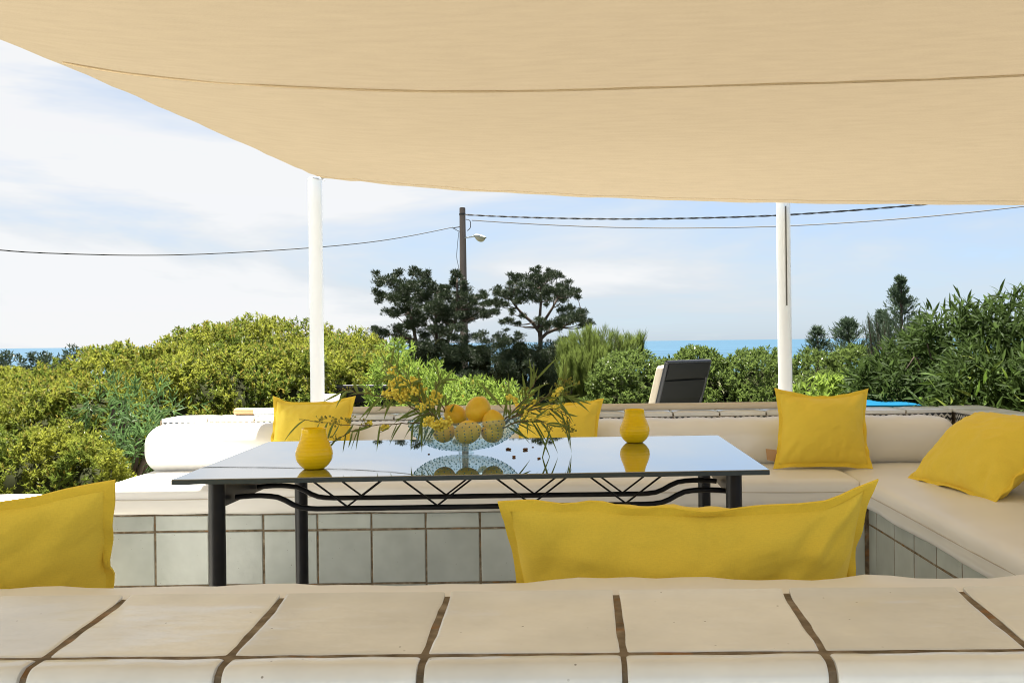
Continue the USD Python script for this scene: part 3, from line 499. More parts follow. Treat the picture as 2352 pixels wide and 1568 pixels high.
# vases
def vase(px, py, Y, label):
    p = AT(px, py, Y); t = thing('vase', label, 'vase', (p[0], p[1], TZ + 0.0005))
    h = np.linspace(0, 1, 44); ctl_h = [0, .04, .12, .25, .36, .5, .65, .8, .92, 1.0]; ctl_r = [.028, .034, .0425, .0505, .0520, .0490, .0425, .0365, .0340, .0345]
    from scipy.interpolate import PchipInterpolator
    r = PchipInterpolator(ctl_h, ctl_r)(h) + 0.0004 * np.sin(h * 2 * np.pi * 12) * np.clip(h * 6, 0, 1) * np.clip((1 - h) * 8, 0, 1)
    prof = K * np.vstack([[(0.0001, 0.0)], np.c_[r, h * 0.113], [(r[-1] - 0.002, 0.1145), (r[-1] - 0.004, 0.113)], np.c_[r[::-3] - 0.004, h[::-3] * 0.109 + 0.002], [(0.0001, 0.006)]])
    obj('body', lathe(prof, 56, (p[0], p[1], TZ + 0.0005)), M['vase'], t, smooth=50); return t
vase(722, 1075, 2.86, 'ribbed yellow vase at the front left of the table')
vase(1458, 1017, 3.49, 'ribbed yellow vase at the rear right of the table')

# bowl
bp = AT(1068.5, 1041, 3.19); BC = np.array([bp[0], bp[1] + 0.03, TZ + 0.0005])
bwl = thing('fruit_bowl', 'aqua glass footed bowl studded with dots, filled with lemons', 'bowl', BC)
rr = np.linspace(0, 1, 22); R0 = 0.180
outer = np.c_[0.018 + (R0 - 0.018) * np.sin(rr * np.pi / 2) ** 1.0, 0.0075 + 0.095 * (1 - np.cos(rr * np.pi / 2)) ** 0.98 + 0.004 * rr]
prof = np.vstack([outer, [(R0 + 0.001, outer[-1, 1] + 0.003), (R0 - 0.002, outer[-1, 1] + 0.003)], outer[::-1] + np.array([-0.0028, 0.0030])]); prof[:, 0] = np.maximum(prof[:, 0], 0.0001); prof *= K
bm = lathe(prof, 72)
tilt = trimesh.transformations.rotation_matrix(math.radians(-2.0), [0, 1, 0])[:3, :3]; tilt2 = trimesh.transformations.rotation_matrix(math.radians(2.5), [0, 1, 0])[:3, :3]
obj('basin', (bm[0] @ tilt.T + BC, bm[1]), M['bowl'], bwl, smooth=60)
obj('foot', lathe(K * np.array([(0.0001, 0.0), (0.024, 0.0), (0.025, 0.002), (0.021, 0.003), (0.0185, 0.0045), (0.0185, 0.006), (0.022, 0.0083), (0.0001, 0.0085)]), 36, BC), M['bowl'], bwl, smooth=50)
st = []; ico = trimesh.creation.icosphere(1, 1.0)
for k, t in enumerate(np.linspace(0.28, 1.0, 11)):
    r_, z_ = np.interp(t, rr, outer[:, 0]), np.interp(t, rr, outer[:, 1]); n = max(6, int(2 * np.pi * r_ / 0.0215))
    for j in range(n):
        a_ = (j + 0.5 * (k % 2)) / n * 2 * np.pi; st.append((K * (ico.vertices * 0.0022 + [r_ * math.cos(a_), r_ * math.sin(a_), z_ - 0.0005]), ico.faces))
sv = cat_mesh(st); obj('glass_studs', (sv[0] @ tilt.T + BC, sv[1]), M['stud'], bwl, smooth=True, kind='stuff')

# lemons
def lemon(px, py, Y, r, axis, label, seed, long=1.18):
    r *= K; cpt = AT(px, py, Y); t = thing('lemon', label, 'lemon', cpt - [0, 0, r])
    th = np.linspace(0, np.pi, 26); z = np.cos(th); rad = np.sin(th) ** 0.92
    z2 = z * long + np.where(z > 0.9, (z - 0.9) * 1.5, 0) - np.where(z < -0.95, (-0.95 - z) * 1.2, 0)
    v, f = lathe(np.c_[np.maximum(rad * r, 1e-5), z2 * r], 30)
    v = v * (1 + 0.05 * (meshkit.fbm(v / r * 1.3 + seed * 3, 3)[:, None] - 0.5))
    Rm = trimesh.geometry.align_vectors([0, 0, 1], unit(axis))[:3, :3]
    obj('peel', (v @ Rm.T + cpt, f), M['lemon'], t, smooth=True)
    obj('stalk_scar', (ico.vertices * 0.0035 + cpt + Rm @ [0, 0, -long * r - 0.0005], ico.faces), M['dry_flower'], t, smooth=True)
lemon(1098, 941, 3.22, 0.0395, (0.3, 0.55, 0.75), 'topmost lemon, largest, resting on the others', 1, 1.12)
lemon(1134, 972, 3.17, 0.036, (-0.1, -0.35, 0.9), 'lemon at the right of the pile with its nipple up', 2, 1.16)
lemon(1074, 992, 3.14, 0.0365, (0.8, -0.3, 0.3), 'lemon at the front centre behind the bowl glass', 3, 1.16)
lemon(1130, 993, 3.17, 0.032, (0.6, 0.5, -0.2), 'lemon low at the right seen through the bowl glass', 4, 1.1)
lemon(1046, 953, 3.27, 0.034, (-0.7, 0.2, 0.5), 'lemon at the back left of the pile, partly behind leaves', 5, 1.15)
lemon(1020, 992, 3.18, 0.033, (0.5, 0.6, 0.1), 'lemon low at the left of the bowl under the blossom', 6, 1.1)

# wattle branches
def leaf_strip(base, d, L, w, nrm, bend=0.0, segs=6):
    d = unit(d); side = unit(np.cross(d, nrm)); nrm = np.cross(side, d); t = np.linspace(0, 1, segs + 1)
    wd = w * np.sin(np.pi * np.clip(t * 0.93 + 0.07, 0, 1)) ** 0.75 * (1 - 0.25 * t); wd[-1] = 0.0003; wd[0] = w * 0.18
    ctr = base + d * (t * L)[:, None] + np.array([0, 0, -1.0]) * (bend * L * t ** 2)[:, None]; ridge = ctr - nrm * (wd * 0.28)[:, None]
    V = np.vstack([ctr - side * wd[:, None] / 2, ridge, ctr + side * wd[:, None] / 2]); n = segs + 1; Fs = []
    for k in range(2):
        for i in range(segs): a_, b_, c_, d_ = k * n + i, k * n + i + 1, (k + 1) * n + i + 1, (k + 1) * n + i; Fs += [(a_, b_, c_), (a_, c_, d_)]
    return V, np.array(Fs)
ico0 = trimesh.creation.icosphere(1, 1.0)
def blossom(ctr, r, n, g):
    ms = []
    for _ in range(int(n * 1.9)):
        o = g.normal(0, 1, 3); o = unit(o) * r * g.random() ** 0.4 * [1.25, 1.0, 0.95]
        ms.append((ico0.vertices * K * g.uniform(0.0032, 0.0052) + ctr + o, ico0.faces))
    return ms
def branch(label, P, leaves, flowers=(), buds=(), r0=0.0028, seed=0, leafL=(0.05, 0.08), droop=0.3, up=0.0, leafw=0.0095, t0=0.15):
    g = np.random.default_rng(100 + seed); P = np.array(P); path = spline(P, 24); path[2:-1] += g.normal(0, 0.0012, (21, 3))
    t = thing('wattle_branch', label, 'branch', path[0]); stem = obj('stem', tube(path, K * np.linspace(r0, 0.0009, 24), 6), M['stem'], t, smooth=True)
    tang = unit(np.gradient(path, axis=0))
    for i in range(leaves):
        u = t0 + (1 - t0) * (i + g.random() * 0.8) / leaves; k = min(int(u * 23), 22); out = unit(g.normal(0, 1, 3)); tg = tang[k]; out = unit(out - tg * (out @ tg))
        d = unit(tg * g.uniform(0.3, 1.0) + out * g.uniform(0.5, 1.0) + np.array([0, 0, up - droop * g.random() * 2.2]))
        obj('leaf', leaf_strip(path[k], d, K * 1.2 * g.uniform(*leafL), K * leafw * g.uniform(0.6, 1.1), unit(np.array([g.normal() * .5, -1, 0.6 + g.normal() * .5])), g.uniform(-0.25, 0.6)), M['wattle_leaf'], t, smooth=True)
    for (px, py, Y, r, n) in flowers: obj('blossom', blossom(AT(px, py, Y), r * K, n, g), M['wattle_flower'], t, smooth=True)
    for (px, py, Y, r, n) in buds:
        ctr = AT(px, py, Y); ms = []; r = r * K
        for _ in range(n):
            o = unit(g.normal(0, 1, 3)) * r * g.random() ** 0.5 * [1.6, 1, 1]; ms.append((ico0.vertices * g.uniform(0.0016, 0.003) + ctr + o, ico0.faces)); ms.append(tube([ctr + o, ctr + o * 0.2 - [0, 0, r * 0.4]], 0.0006, 3))
        obj('bud_cluster', ms, M['wattle_bud'], t)
    return t
branch('long thin wattle branch reaching left over the front vase', [AT(1012, 988, 3.16), AT(960, 972, 3.12), AT(899, 974, 3.05), AT(824, 977, 3.0), AT(766, 972, 2.97), AT(687, 963, 2.95)], 15, flowers=[(884, 981, 3.04, .012, 9), (848, 972, 3.02, .009, 5)], buds=[(800, 963, 2.99, .018, 16), (772, 967, 2.97, .02, 18), (735, 962, 2.96, .014, 12), (838, 970, 3.02, .015, 12)], seed=1, droop=1.0, leafL=(0.035, 0.065), r0=0.0022, t0=0.1)
branch('side twig drooping behind the front vase toward the table', [AT(842, 977, 3.01), AT(806, 990, 2.99), AT(775, 1008, 2.97), AT(748, 1018, 2.96)], 6, buds=[(770, 1005, 2.97, .014, 8)], seed=2, droop=0.9, leafL=(0.04, 0.06), r0=0.0014)
branch('leafy wattle branch rising to the left in front of the black lounger', [AT(1015, 985, 3.2), AT(960, 945, 3.18), AT(900, 912, 3.14), AT(840, 905, 3.12), AT(778, 893, 3.1)], 18, flowers=[(905, 905, 3.14, .022, 24), (925, 915, 3.15, .02, 20)], buds=[(800, 893, 3.11, .014, 9), (842, 898, 3.12, .012, 8)], seed=3, droop=0.12, leafL=(0.05, 0.085), leafw=0.011)
branch('tall feathery wattle branch left of the lemons thick with blossom', [AT(1018, 985, 3.22), AT(985, 945, 3.22), AT(945, 895, 3.22), AT(905, 845, 3.22), AT(885, 828, 3.2)], 34, flowers=[(948, 880, 3.2, .024, 30), (930, 893, 3.2, .022, 24), (962, 893, 3.2, .02, 20), (890, 905, 3.19, .016, 14), (915, 870, 3.22, .016, 12), (900, 850, 3.22, .014, 8)], seed=4, droop=0.05, up=0.35, leafL=(0.045, 0.09), leafw=0.008)
branch('blossoming wattle branch hanging over the bowl rim at left', [AT(1030, 985, 3.2), AT(1005, 962, 3.17), AT(985, 950, 3.13), AT(960, 955, 3.09)], 16, flowers=[(985, 968, 3.05, .019, 20), (1022, 970, 3.04, .021, 26), (1008, 978, 3.05, .018, 18), (1000, 908, 3.2, .018, 16), (995, 925, 3.18, .016, 12)], seed=5, droop=0.3, leafL=(0.05, 0.075))
branch('short leafy wattle sprig standing between blossom and lemons', [AT(1040, 985, 3.24), AT(1020, 940, 3.26), AT(1000, 900, 3.27), AT(1015, 870, 3.27)], 20, flowers=[(975, 915, 3.22, .016, 12)], seed=6, droop=0.05, up=0.2, leafL=(0.05, 0.08))
branch('upright wattle branch right of the lemons with long pale leaves', [AT(1140, 985, 3.22), AT(1172, 950, 3.24), AT(1205, 915, 3.26), AT(1228, 880, 3.26), AT(1236, 862, 3.26)], 22, flowers=[(1173, 912, 3.22, .012, 9), (1183, 920, 3.22, .009, 5)], buds=[(1205, 895, 3.25, .014, 10), (1215, 905, 3.25, .012, 8)], seed=7, droop=0.0, up=0.45, leafL=(0.06, 0.095), leafw=0.009)
branch('wattle branch spreading right over the bowl rim with buds', [AT(1145, 978, 3.2), AT(1190, 955, 3.2), AT(1240, 938, 3.19), AT(1285, 942, 3.17), AT(1312, 972, 3.15)], 20, flowers=[(1255, 945, 3.18, .013, 9), (1275, 935, 3.18, .012, 8), (1208, 948, 3.19, .010, 6), (1285, 895, 3.2, .010, 6)], buds=[(1300, 975, 3.16, .024, 22), (1310, 988, 3.15, .016, 12)], seed=8, droop=0.35, leafL=(0.05, 0.085), r0=0.0035)
branch('wattle twig right of the bowl rising to thin flower heads', [AT(1180, 968, 3.22), AT(1230, 930, 3.25), AT(1275, 895, 3.27), AT(1305, 868, 3.28)], 16, buds=[(1300, 872, 3.28, .018, 14), (1288, 885, 3.27, .016, 12), (1322, 880, 3.28, .014, 8)], flowers=[(1278, 905, 3.26, .010, 6)], seed=9, droop=0.1, up=0.25, leafL=(0.05, 0.08), r0=0.0024)
branch('feathery wattle branch leaning left behind the blossom', [AT(1020, 988, 3.26), AT(970, 930, 3.3), AT(925, 875, 3.32), AT(880, 850, 3.32)], 34, flowers=[(905, 882, 3.3, .018, 14), (935, 905, 3.28, .02, 18), (958, 915, 3.26, .018, 16)], seed=11, droop=0.15, up=0.15, leafL=(0.045, 0.08), leafw=0.008)
branch('dense wattle sprig in the middle of the left bouquet', [AT(1025, 985, 3.2), AT(985, 940, 3.18), AT(955, 910, 3.16), AT(940, 870, 3.16)], 30, flowers=[(945, 900, 3.14, .018, 18), (970, 935, 3.12, .016, 14)], seed=13, droop=0.08, up=0.1, leafL=(0.05, 0.085))
branch('leafy wattle branch arching right beside the pillow', [AT(1150, 985, 3.24), AT(1200, 940, 3.27), AT(1255, 910, 3.28), AT(1310, 905, 3.28)], 26, flowers=[(1230, 925, 3.27, .012, 9), (1268, 915, 3.27, .011, 8)], buds=[(1290, 900, 3.28, .016, 12)], seed=14, droop=0.15, up=0.1, leafL=(0.055, 0.09))
branch('short wattle sprig hanging over the right bowl rim', [AT(1150, 985, 3.16), AT(1195, 968, 3.12), AT(1240, 965, 3.09), AT(1270, 990, 3.08)], 16, buds=[(1262, 985, 3.08, .014, 10)], flowers=[(1222, 962, 3.1, .012, 9)], seed=15, droop=0.25, leafL=(0.05, 0.08))
tl = thing('wattle_leaf', 'single dark narrow leaf slanting down beside the topmost lemon', 'leaf', AT(1130, 910, 3.18))
obj('blade', leaf_strip(AT(1104, 879, 3.19), AT(1160, 945, 3.17) - AT(1104, 879, 3.19), 0.098, 0.010, np.array([0.2, -1, 0.3]), -0.02), M['wattle_leaf'], tl, smooth=True)
# fallen blossoms on the glass
for i, (px, py) in enumerate(((1206, 1033), (1180, 1050), (1237, 1053), (1168, 1032), (1224, 1027), (985, 1043))):
    v_, u_ = py - CY, px - CX; Yq = F * 0.352 / (u_ * s + v_ * c); p = AT(px, py, Yq); g = np.random.default_rng(i); sz = (1.0, .8, .6, .8, .35, .4)[i]
    ms = [(ico0.vertices * [0.0042, 0.0042, 0.003] * sz + [p[0] + g.normal(0, .003) * sz, p[1] + g.normal(0, .004) * sz, TZ + 0.0028 * sz], ico0.faces) for _ in range(5)]
    obj('fallen_blossom', ms, M['dry_flower'], label=['largest dry brown blossom lying on the glass right of the bowl', 'dry brown blossom on the glass nearest the bowl foot', 'small dry brown blossom on the glass farthest right', 'dry brown blossom on the glass just below the bowl rim', 'tiny brown speck on the glass behind the dry blossoms', 'tiny brown speck on the glass left of the bowl'][i], cat='blossom')

# ================================================================== the long pole on the wall
p0, p1 = at(537, 945.5, 4.42), at(1985, 935.0, 4.42); zz_ = WT + 0.0165; p0[2] = zz_; p1[2] = zz_
lp = thing('long_pole', 'long beige pole with wooden handle lying along the back wall', 'pole', p0)
def on(px): q = at(px, 940, 4.42); return np.array([q[0], 4.42, zz_])
hx = on(537)[0]; e0 = on(584)[0]
obj('wooden_handle', tube([[hx, 4.42, zz_], [hx + 0.002, 4.42, zz_], [hx + 0.006, 4.42, zz_], [hx + 0.014, 4.42, zz_], [e0, 4.42, zz_]], [0.004, 0.010, 0.0145, 0.016, 0.016], 18), M['wood'], lp, smooth=50)
obj('metal_sleeve', tube([[e0, 4.42, zz_], [on(650)[0], 4.42, zz_]], 0.0152, 18), M['white_metal'], lp, smooth=50)
obj('beige_shaft', tube([[on(650)[0], 4.42, zz_], [on(1985)[0], 4.42, zz_]], 0.0158, 18), M['beige_cover'], lp, smooth=50)

# ================================================================== shade sail and posts
YP = 5.3
def post(pxt, pxb, pyt, label, slot):
    top = at(pxt, pyt, YP); t = thing('shade_post', label, 'post', (top[0], YP, 0)); r = 0.0365
    x = at((pxt + pxb) / 2, 700, YP)[0]; zt = top[2]
    obj('tube', tube([[x, YP, 0.004], [x, YP, zt - 0.004]], r, 32), M['white_metal'], t, smooth=50)
    obj('cap', lathe([(0.0001, zt + 0.004), (r * 0.8, zt + 0.003), (r + 0.001, zt - 0.001), (r + 0.001, zt - 0.012), (0.0001, zt - 0.012)][::-1], 32, (x, YP, 0)), M['white_metal'], t, smooth=40)
    obj('base_plate', box(x - 0.08, x + 0.08, YP - 0.08, YP + 0.08, -0.06, 0.006, 0.003), M['white_metal'], t)
    if slot:
        zs0, zs1 = at(1800, 702, YP)[2], zt - 0.03; d = unit(np.array([0.10, -1.0, 0])); q = np.array([x, YP, 0]) + d * (r - 0.002)
        rt = unit(np.cross(d, [0, 0, 1]))
        def bar(a0, a1, z0, z1, dep): return trimesh.convex.convex_hull(np.array([q + rt * a_ + d * dd + [0, 0, z_] for a_ in (a0, a1) for dd in (0, dep) for z_ in (z0, z1)]))
        tr = obj('track', bar(-0.011, 0.011, zs0 - 0.012, zs1, 0.0065), M['white_metal'], t)
        obj('track_slot', bar(-0.0035, 0.0035, zs0, zs1 - 0.002, 0.0085), M['slot'], tr)
    return np.array([x, YP, zt])
PL = post(725, 728.5, 409, 'white round post under the left corner of the shade sail', False)
PR = post(1799, 1804, 462, 'white round post with a slotted track behind the corner pillow', True)
# sail: front edge, left edge, interior heights
NU, NVs = 90, 70
fx = [740, 850, 1050, 1300, 1500, 1800, 2100, 2352, 2750, 3300]; fy = [411, 420, 436, 451, 459, 466.5, 470, 471, 468, 455]
sx = [-160, 70, 270, 500, 800, 1050, 1400, 1700, 2000, 2352, 2900, 3500]; sy = [55, 125, 163, 187, 203, 208, 202, 193, 185, 171, 140, 95]
YS, YR = 3.40, -1.3
from scipy.interpolate import PchipInterpolator, CubicSpline
fe, se = CubicSpline(fx, fy), CubicSpline(sx, sy)
def front_edge(w):      # w 0..1 along the edge
    px = 740 + (2680 - 740) * w; return at(px, fe(px), YP - 0.10)
frontP = np.array([front_edge(w) for w in np.linspace(0, 1, NU)])
Xr = frontP[-1, 0]
def left_x(Yq): t = (YP - 0.10 - Yq) / 2.1; return frontP[0, 0] - 0.60 * t + 0.035 * np.sin(np.clip(t, 0, 2) * np.pi / 2) ** 2
seamP = []
xs_l = np.interp(0, [0, 1], [left_x(YS), 0])
for w in np.linspace(0, 1, NU):
    Xq = left_x(YS) + (Xr + 0.35 - left_x(YS)) * w; px = CX + Xq * F / YS
    for _ in range(3): q = at(px, float(se(px)), YS); px += (Xq - q[0]) * F / YS
    seamP.append(at(px, float(se(px)), YS))
seamP = np.array(seamP)
rear = np.stack([np.linspace(left_x(YR), Xr + 0.3, NU), np.full(NU, YR), np.full(NU, 2.32)], 1)
ystn = np.unique(np.r_[np.linspace(YP - 0.10, YS, 30), np.linspace(YS, YR, 45)])[::-1]
P = np.zeros((NU, len(ystn), 3)); w = np.linspace(0, 1, NU)
for i in range(NU):
    zc = PchipInterpolator([YR, 1.6, YS, YP - 0.10], [rear[i, 2], seamP[i, 2] + 0.085 + 0.0 * w[i], seamP[i, 2], frontP[i, 2]])
    for k, yq in enumerate(ystn):
        xl = left_x(yq); xr_ = np.interp(yq, [YR, YS, YP - 0.10], [rear[-1, 0], seamP[-1, 0], frontP[-1, 0]])
        P[i, k] = (xl + (xr_ - xl) * w[i], yq, zc(yq))
# front panel bellies down between seam and edge
tt = np.clip((P[..., 1] - YS) / (YP - 0.1 - YS), 0, 1); P[..., 2] += 0.0
P[..., 2] += (meshkit.fbm(np.stack([P[..., 0] * 1.4 + P[..., 1] * .8, P[..., 1] * 2.2, P[..., 0] * 0], -1), 3) - 0.5) * 0.012 * np.clip(w * 12, 0, 1)[:, None] * np.sin(np.pi * np.clip(tt + 0.02, 0, 1))
dc = np.hypot(P[..., 0] - PL[0], P[..., 1] - PL[1]); ang = np.arctan2(P[..., 0] - PL[0], PL[1] - P[..., 1])
P[..., 2] += 0.006 * np.sin(ang * 26 + 2 * np.sin(ang * 7)) * np.exp(-dc / 0.9) * np.clip(dc / 0.15, 0, 1) * np.clip(ang * 5, 0, 1)
q_ = P[..., 0] * 0.55 + P[..., 1] * 0.85; P[..., 2] += (meshkit.fbm(np.stack([q_ * 9, (P[..., 0] - P[..., 1]) * 0.9, q_ * 0], -1), 3, 4) - 0.5) * 0.011 * np.clip(dc / 0.5, 0, 1)
sl = thing('shade_sail', 'large sand coloured shade sail stretched overhead', 'shade sail', tuple(PL))
pv = P.reshape(-1, 3); obj('cloth', (pv, grid_faces(NU, len(ystn))), M['sail'], sl, smooth=True)
obj('seam', tube(seamP[1:] + [0, 0, -0.004], 0.0042, 6), M['sail_seam'], sl, smooth=True)
kh = int(np.argmin(np.abs(ystn - (YP - 0.135)))); obj('front_hem_stitch', tube(P[:, kh] + [0, 0, -0.001], 0.0013, 4), M['sail_seam'], sl, smooth=True)
cring = frontP[0]; hk = np.array([PL[0] + 0.03, YP - 0.03, PL[2] - 0.012])
ringm = trimesh.creation.torus(0.011, 0.0025, 18, 8); ringm.apply_transform(trimesh.transformations.rotation_matrix(0.9, [0, 1, 0])); ringm.apply_translation(cring + [0.004, -0.003, 0])
rg = obj('corner_ring', ringm, M['steel'], sl, smooth=True)
obj('shackle', tube([hk + [-0.03, -0.015, 0.006], hk, (hk + cring) / 2, cring], 0.003, 6), M['steel'], rg)

# ================================================================== telephone pole, wires, lamp
YT = 27.0
ptop, pbot = at(1062, 477, YT), at(1066, 770, YT)
up = thing('utility_pole', 'weathered wooden utility pole rising behind the left juniper', 'pole', (pbot[0], YT, -2.0))
obj('shaft', tube([[pbot[0], YT, -3.0], [pbot[0], YT, pbot[2]], [ptop[0], YT, ptop[2] - 0.02], [ptop[0], YT, ptop[2]]], [0.12, 0.105, 0.079, 0.072], 16), M['pole_wood'], up, smooth=40)
obj('pole_band', tube([at(1062, 492, YT) + [0, 0, -0.03], at(1062, 492, YT) + [0, 0, 0.02]], 0.088, 16), M['cable'], up)
obj('bracket', [tube([at(1056, 521, YT), at(1040, 524, YT - .1)], 0.014, 6), tube([at(1040, 524, YT - .1), at(1055, 532, YT)], 0.010, 5)], M['cable'], up)
obj('drop_cable', tube(spline([at(1070, 504, YT - .1), at(1080, 508, YT - .1), at(1081, 520, YT - .1), at(1073, 530, YT - .1)], 14), 0.011, 5), M['cable'], up)
obj('hanging_cable', tube(spline([at(1054, 533, YT - .1), at(1051, 560, YT - .1), at(1049, 590, YT - .1), at(1053, 612, YT - .1), at(1056, 640, YT - .1)], 16), 0.007, 4), M['cable'], up)
sla = thing('street_lamp', 'grey street lamp on a short arm fixed to the utility pole', 'street lamp', at(1070, 545, YT))
obj('arm', tube([at(1068, 546, YT - .05), at(1090, 543, YT - .25)], 0.018, 8), M['lamp'], sla)
def lampshell(k):
    g = np.linspace(0, 1, 12); V = []; a_ = np.arange(14) / 14 * 2 * np.pi; A, Bq = at(1089, 541, YT - .25), at(1116, 546, YT - .5)
    wd = 0.15 * np.sin(np.pi * np.clip(g * 0.85 + 0.10, 0, 1)) ** 0.6
    for i, t in enumerate(g):
        ctr = A + (Bq - A) * t
        for q in a_:
            sz = math.sin(q); z = sz * wd[i] * (0.38 if sz > 0 else (0.30 if k == 0 else 0.95)); V.append(ctr + [0.2 * wd[i] * math.cos(q), wd[i] * math.cos(q), z])
    V = np.array(V); Fs = [(i * 14 + j, i * 14 + (j + 1) % 14, (i + 1) * 14 + (j + 1) % 14) for i in range(11) for j in range(14)] + [(i * 14 + j, (i + 1) * 14 + (j + 1) % 14, (i + 1) * 14 + j) for i in range(11) for j in range(14)]
    return V, np.array(Fs)
obj('lamp_head', lampshell(0), M['lamp'], sla, smooth=True)
lg_ = lampshell(1); lv = lg_[0].copy(); ctr = lv.mean(0); lv = ctr + (lv - ctr) * [0.82, 0.82, 0.97] - [0, 0, 0.004]; obj('lens', (lv, lg_[1]), M['lamp_glass'], sla, smooth=True)
def wire(label, pts, r, twist=False):
    P_ = np.array([at(*q) for q in pts]); cs = CubicSpline(np.arange(len(P_)), P_)(np.linspace(0, len(P_) - 1, 160 if not twist else 420))
    if not twist: return obj('overhead_wire', tube(cs, r, 5), M['cable'], label=label, cat='wire')
    ph = np.r_[0, np.cumsum(np.linalg.norm(np.diff(cs, axis=0), axis=1))] * 9.0
    return obj('overhead_wire', [tube(cs + np.stack([0 * ph, np.cos(ph + o) * r, np.sin(ph + o) * r], 1), r * 0.95, 5) for o in (0, np.pi)], M['cable'], label=label, cat='wire')
wire('thin wire sagging left from the utility pole across the bright sky', [(1040, 522, 26.9), (900, 549, 24.8), (740, 567, 22.5), (500, 582, 20.5), (300, 586, 19.0), (130, 582, 17.6), (-30, 571, 16.4), (-400, 520, 14.5)], 0.011)
wire('thick twisted cable running right from the top of the utility pole', [(1068, 493, 26.9), (1200, 499, 26.0), (1400, 503, 25.0), (1600, 501, 24.0), (1800, 494, 23.0), (2000, 480, 22.0), (2200, 462, 21.0), (2500, 425, 19.5)], 0.012, True)
wire('thin lower wire running right from the utility pole under the twisted cable', [(1084, 506, 26.8), (1250, 516, 26.0), (1450, 523, 25.0), (1650, 523, 24.0), (1850, 517, 23.0), (2100, 500, 22.0), (2352, 474, 21.0), (2600, 440, 20.0)], 0.013)

# ================================================================== loungers, pot, turquoise canvas
def lounger(label, base, yaw, rec, w=0.60, hgt=0.95, cushion_label=None):
    t = thing('sun_lounger', label, 'sun lounger', base)
    cy, sy = math.cos(yaw), math.sin(yaw); fwd = np.array([-sy, cy, 0]); rt = np.array([cy, sy, 0]); B0 = np.array(base, float); sz = 0.36
    hinge = B0 + [0, 0, sz]; bk = unit(-fwd * math.sin(rec) + np.array([0, 0, 1]) * math.cos(rec)); Lb = (hgt - sz) / math.cos(rec); nb_ = np.cross(rt, bk)
    for sg in (-1, 1):
        obj('back_rail', tube([hinge + rt * sg * w / 2, hinge + rt * sg * w / 2 + bk * Lb], 0.017, 10), M['sling_frame'], t, smooth=50)
        obj('side_rail', tube([hinge + rt * sg * w / 2 - fwd * 0.25, hinge + rt * sg * w / 2 + fwd * 1.25], 0.018, 10), M['sling_frame'], t, smooth=50)
        for dd in (-0.15, 1.1): obj('leg', tube([hinge + rt * sg * w / 2 + fwd * dd, hinge + rt * sg * (w / 2) + fwd * dd - [0, 0, sz - 0.01]], 0.016, 8), M['sling_frame'], t, smooth=50)
    obj('top_rail', tube([hinge + bk * Lb - rt * w / 2, hinge + bk * Lb + rt * w / 2], 0.017, 10), M['sling_frame'], t, smooth=50)
    def panel(b0, b1, off, sagk, n=10):
        u = np.linspace(-1, 1, n); v = np.linspace(0, 1, n); UU, VV = np.meshgrid(u, v, indexing='ij')
        Pq = hinge + rt * (UU * (w / 2 - 0.012))[..., None] + bk * (b0 + (b1 - b0) * VV)[..., None] + nb_ * (off + sagk * (1 - UU ** 2) * np.sin(VV * np.pi))[..., None]
        return slab(Pq, skirt=0.004, down=nb_)
    sg_ = 1 if nb_ @ fwd > 0 else -1
    obj('back_sling', panel(0.02, Lb - 0.01, 0.0, 0.012 * sg_), M['sling'], t, smooth=40)
    obj('head_band', panel(Lb - 0.13, Lb - 0.005, -0.016 * sg_, -0.006 * sg_), M['sling'], t, smooth=40)
    obj('cross_band', panel(Lb - 0.30, Lb - 0.15, -0.008 * sg_, -0.003 * sg_), M['sling'], t, smooth=40)
    u = np.linspace(-1, 1, 6); v = np.linspace(0, 1.2, 8); UU, VV = np.meshgrid(u, v, indexing='ij')
    obj('seat_sling', slab(hinge + rt * (UU * (w / 2 - 0.012))[..., None] + fwd * VV[..., None] + np.array([0, 0, -1]) * (0.03 * (1 - UU ** 2))[..., None], skirt=0.004), M['sling'], t, smooth=40)
    if cushion_label:
        c2 = thing('lounger_cushion', cushion_label, 'cushion', hinge); th = 0.085; q = cushion(-w / 2 + 0.02, w / 2 - 0.02, 0, th, 0, Lb - 0.07, r=0.035, crown=0, seed=2)
        Vq = q.vertices; q.vertices = hinge + Vq[:, :1] * rt + (Vq[:, 1:2] + 0.03) * nb_ * sg_ + (Vq[:, 2:3] + 0.02) * bk
        obj('cover', q, M['canvas_cushion'], c2, smooth=True)
lb_ = at(1545, 960, 8.0); lounger('black sling sun lounger at right with its back raised before the hedge', (lb_[0], 8.0, 0.0), math.radians(47), math.radians(17), 0.56, at(1580, 830, 8.0)[2], 'cream cushion leaning on the far face of the right sun lounger')
lb2 = at(868, 960, 8.2); lounger('black sling sun lounger behind the blossom branches left of the bowl', (lb2[0], 8.2, 0.0), math.radians(-14), math.radians(22), 0.60, at(850, 886, 8.2)[2])
pp = at(763, 925, 5.65); pot = thing('white_pot', 'small white tapered pot behind the left sail post', 'pot', (pp[0], 5.65, pp[2] - 0.02))
ppz = at(763, 904.5, 5.65)[2]
obj('body', lathe([(0.0001, ppz - 0.10), (0.026, ppz - 0.10), (0.034, ppz - 0.05), (0.046, ppz - 0.006), (0.048, ppz), (0.044, ppz), (0.032, ppz - 0.05), (0.0001, ppz - 0.06)], 28, (pp[0], 5.65, 0)), M['pot'], pot, smooth=40)
obj('stand', box(pp[0] - 0.12, pp[0] + 0.12, 5.55, 5.75, 0.0, ppz - 0.10, 0.004), M['pot'], pot)
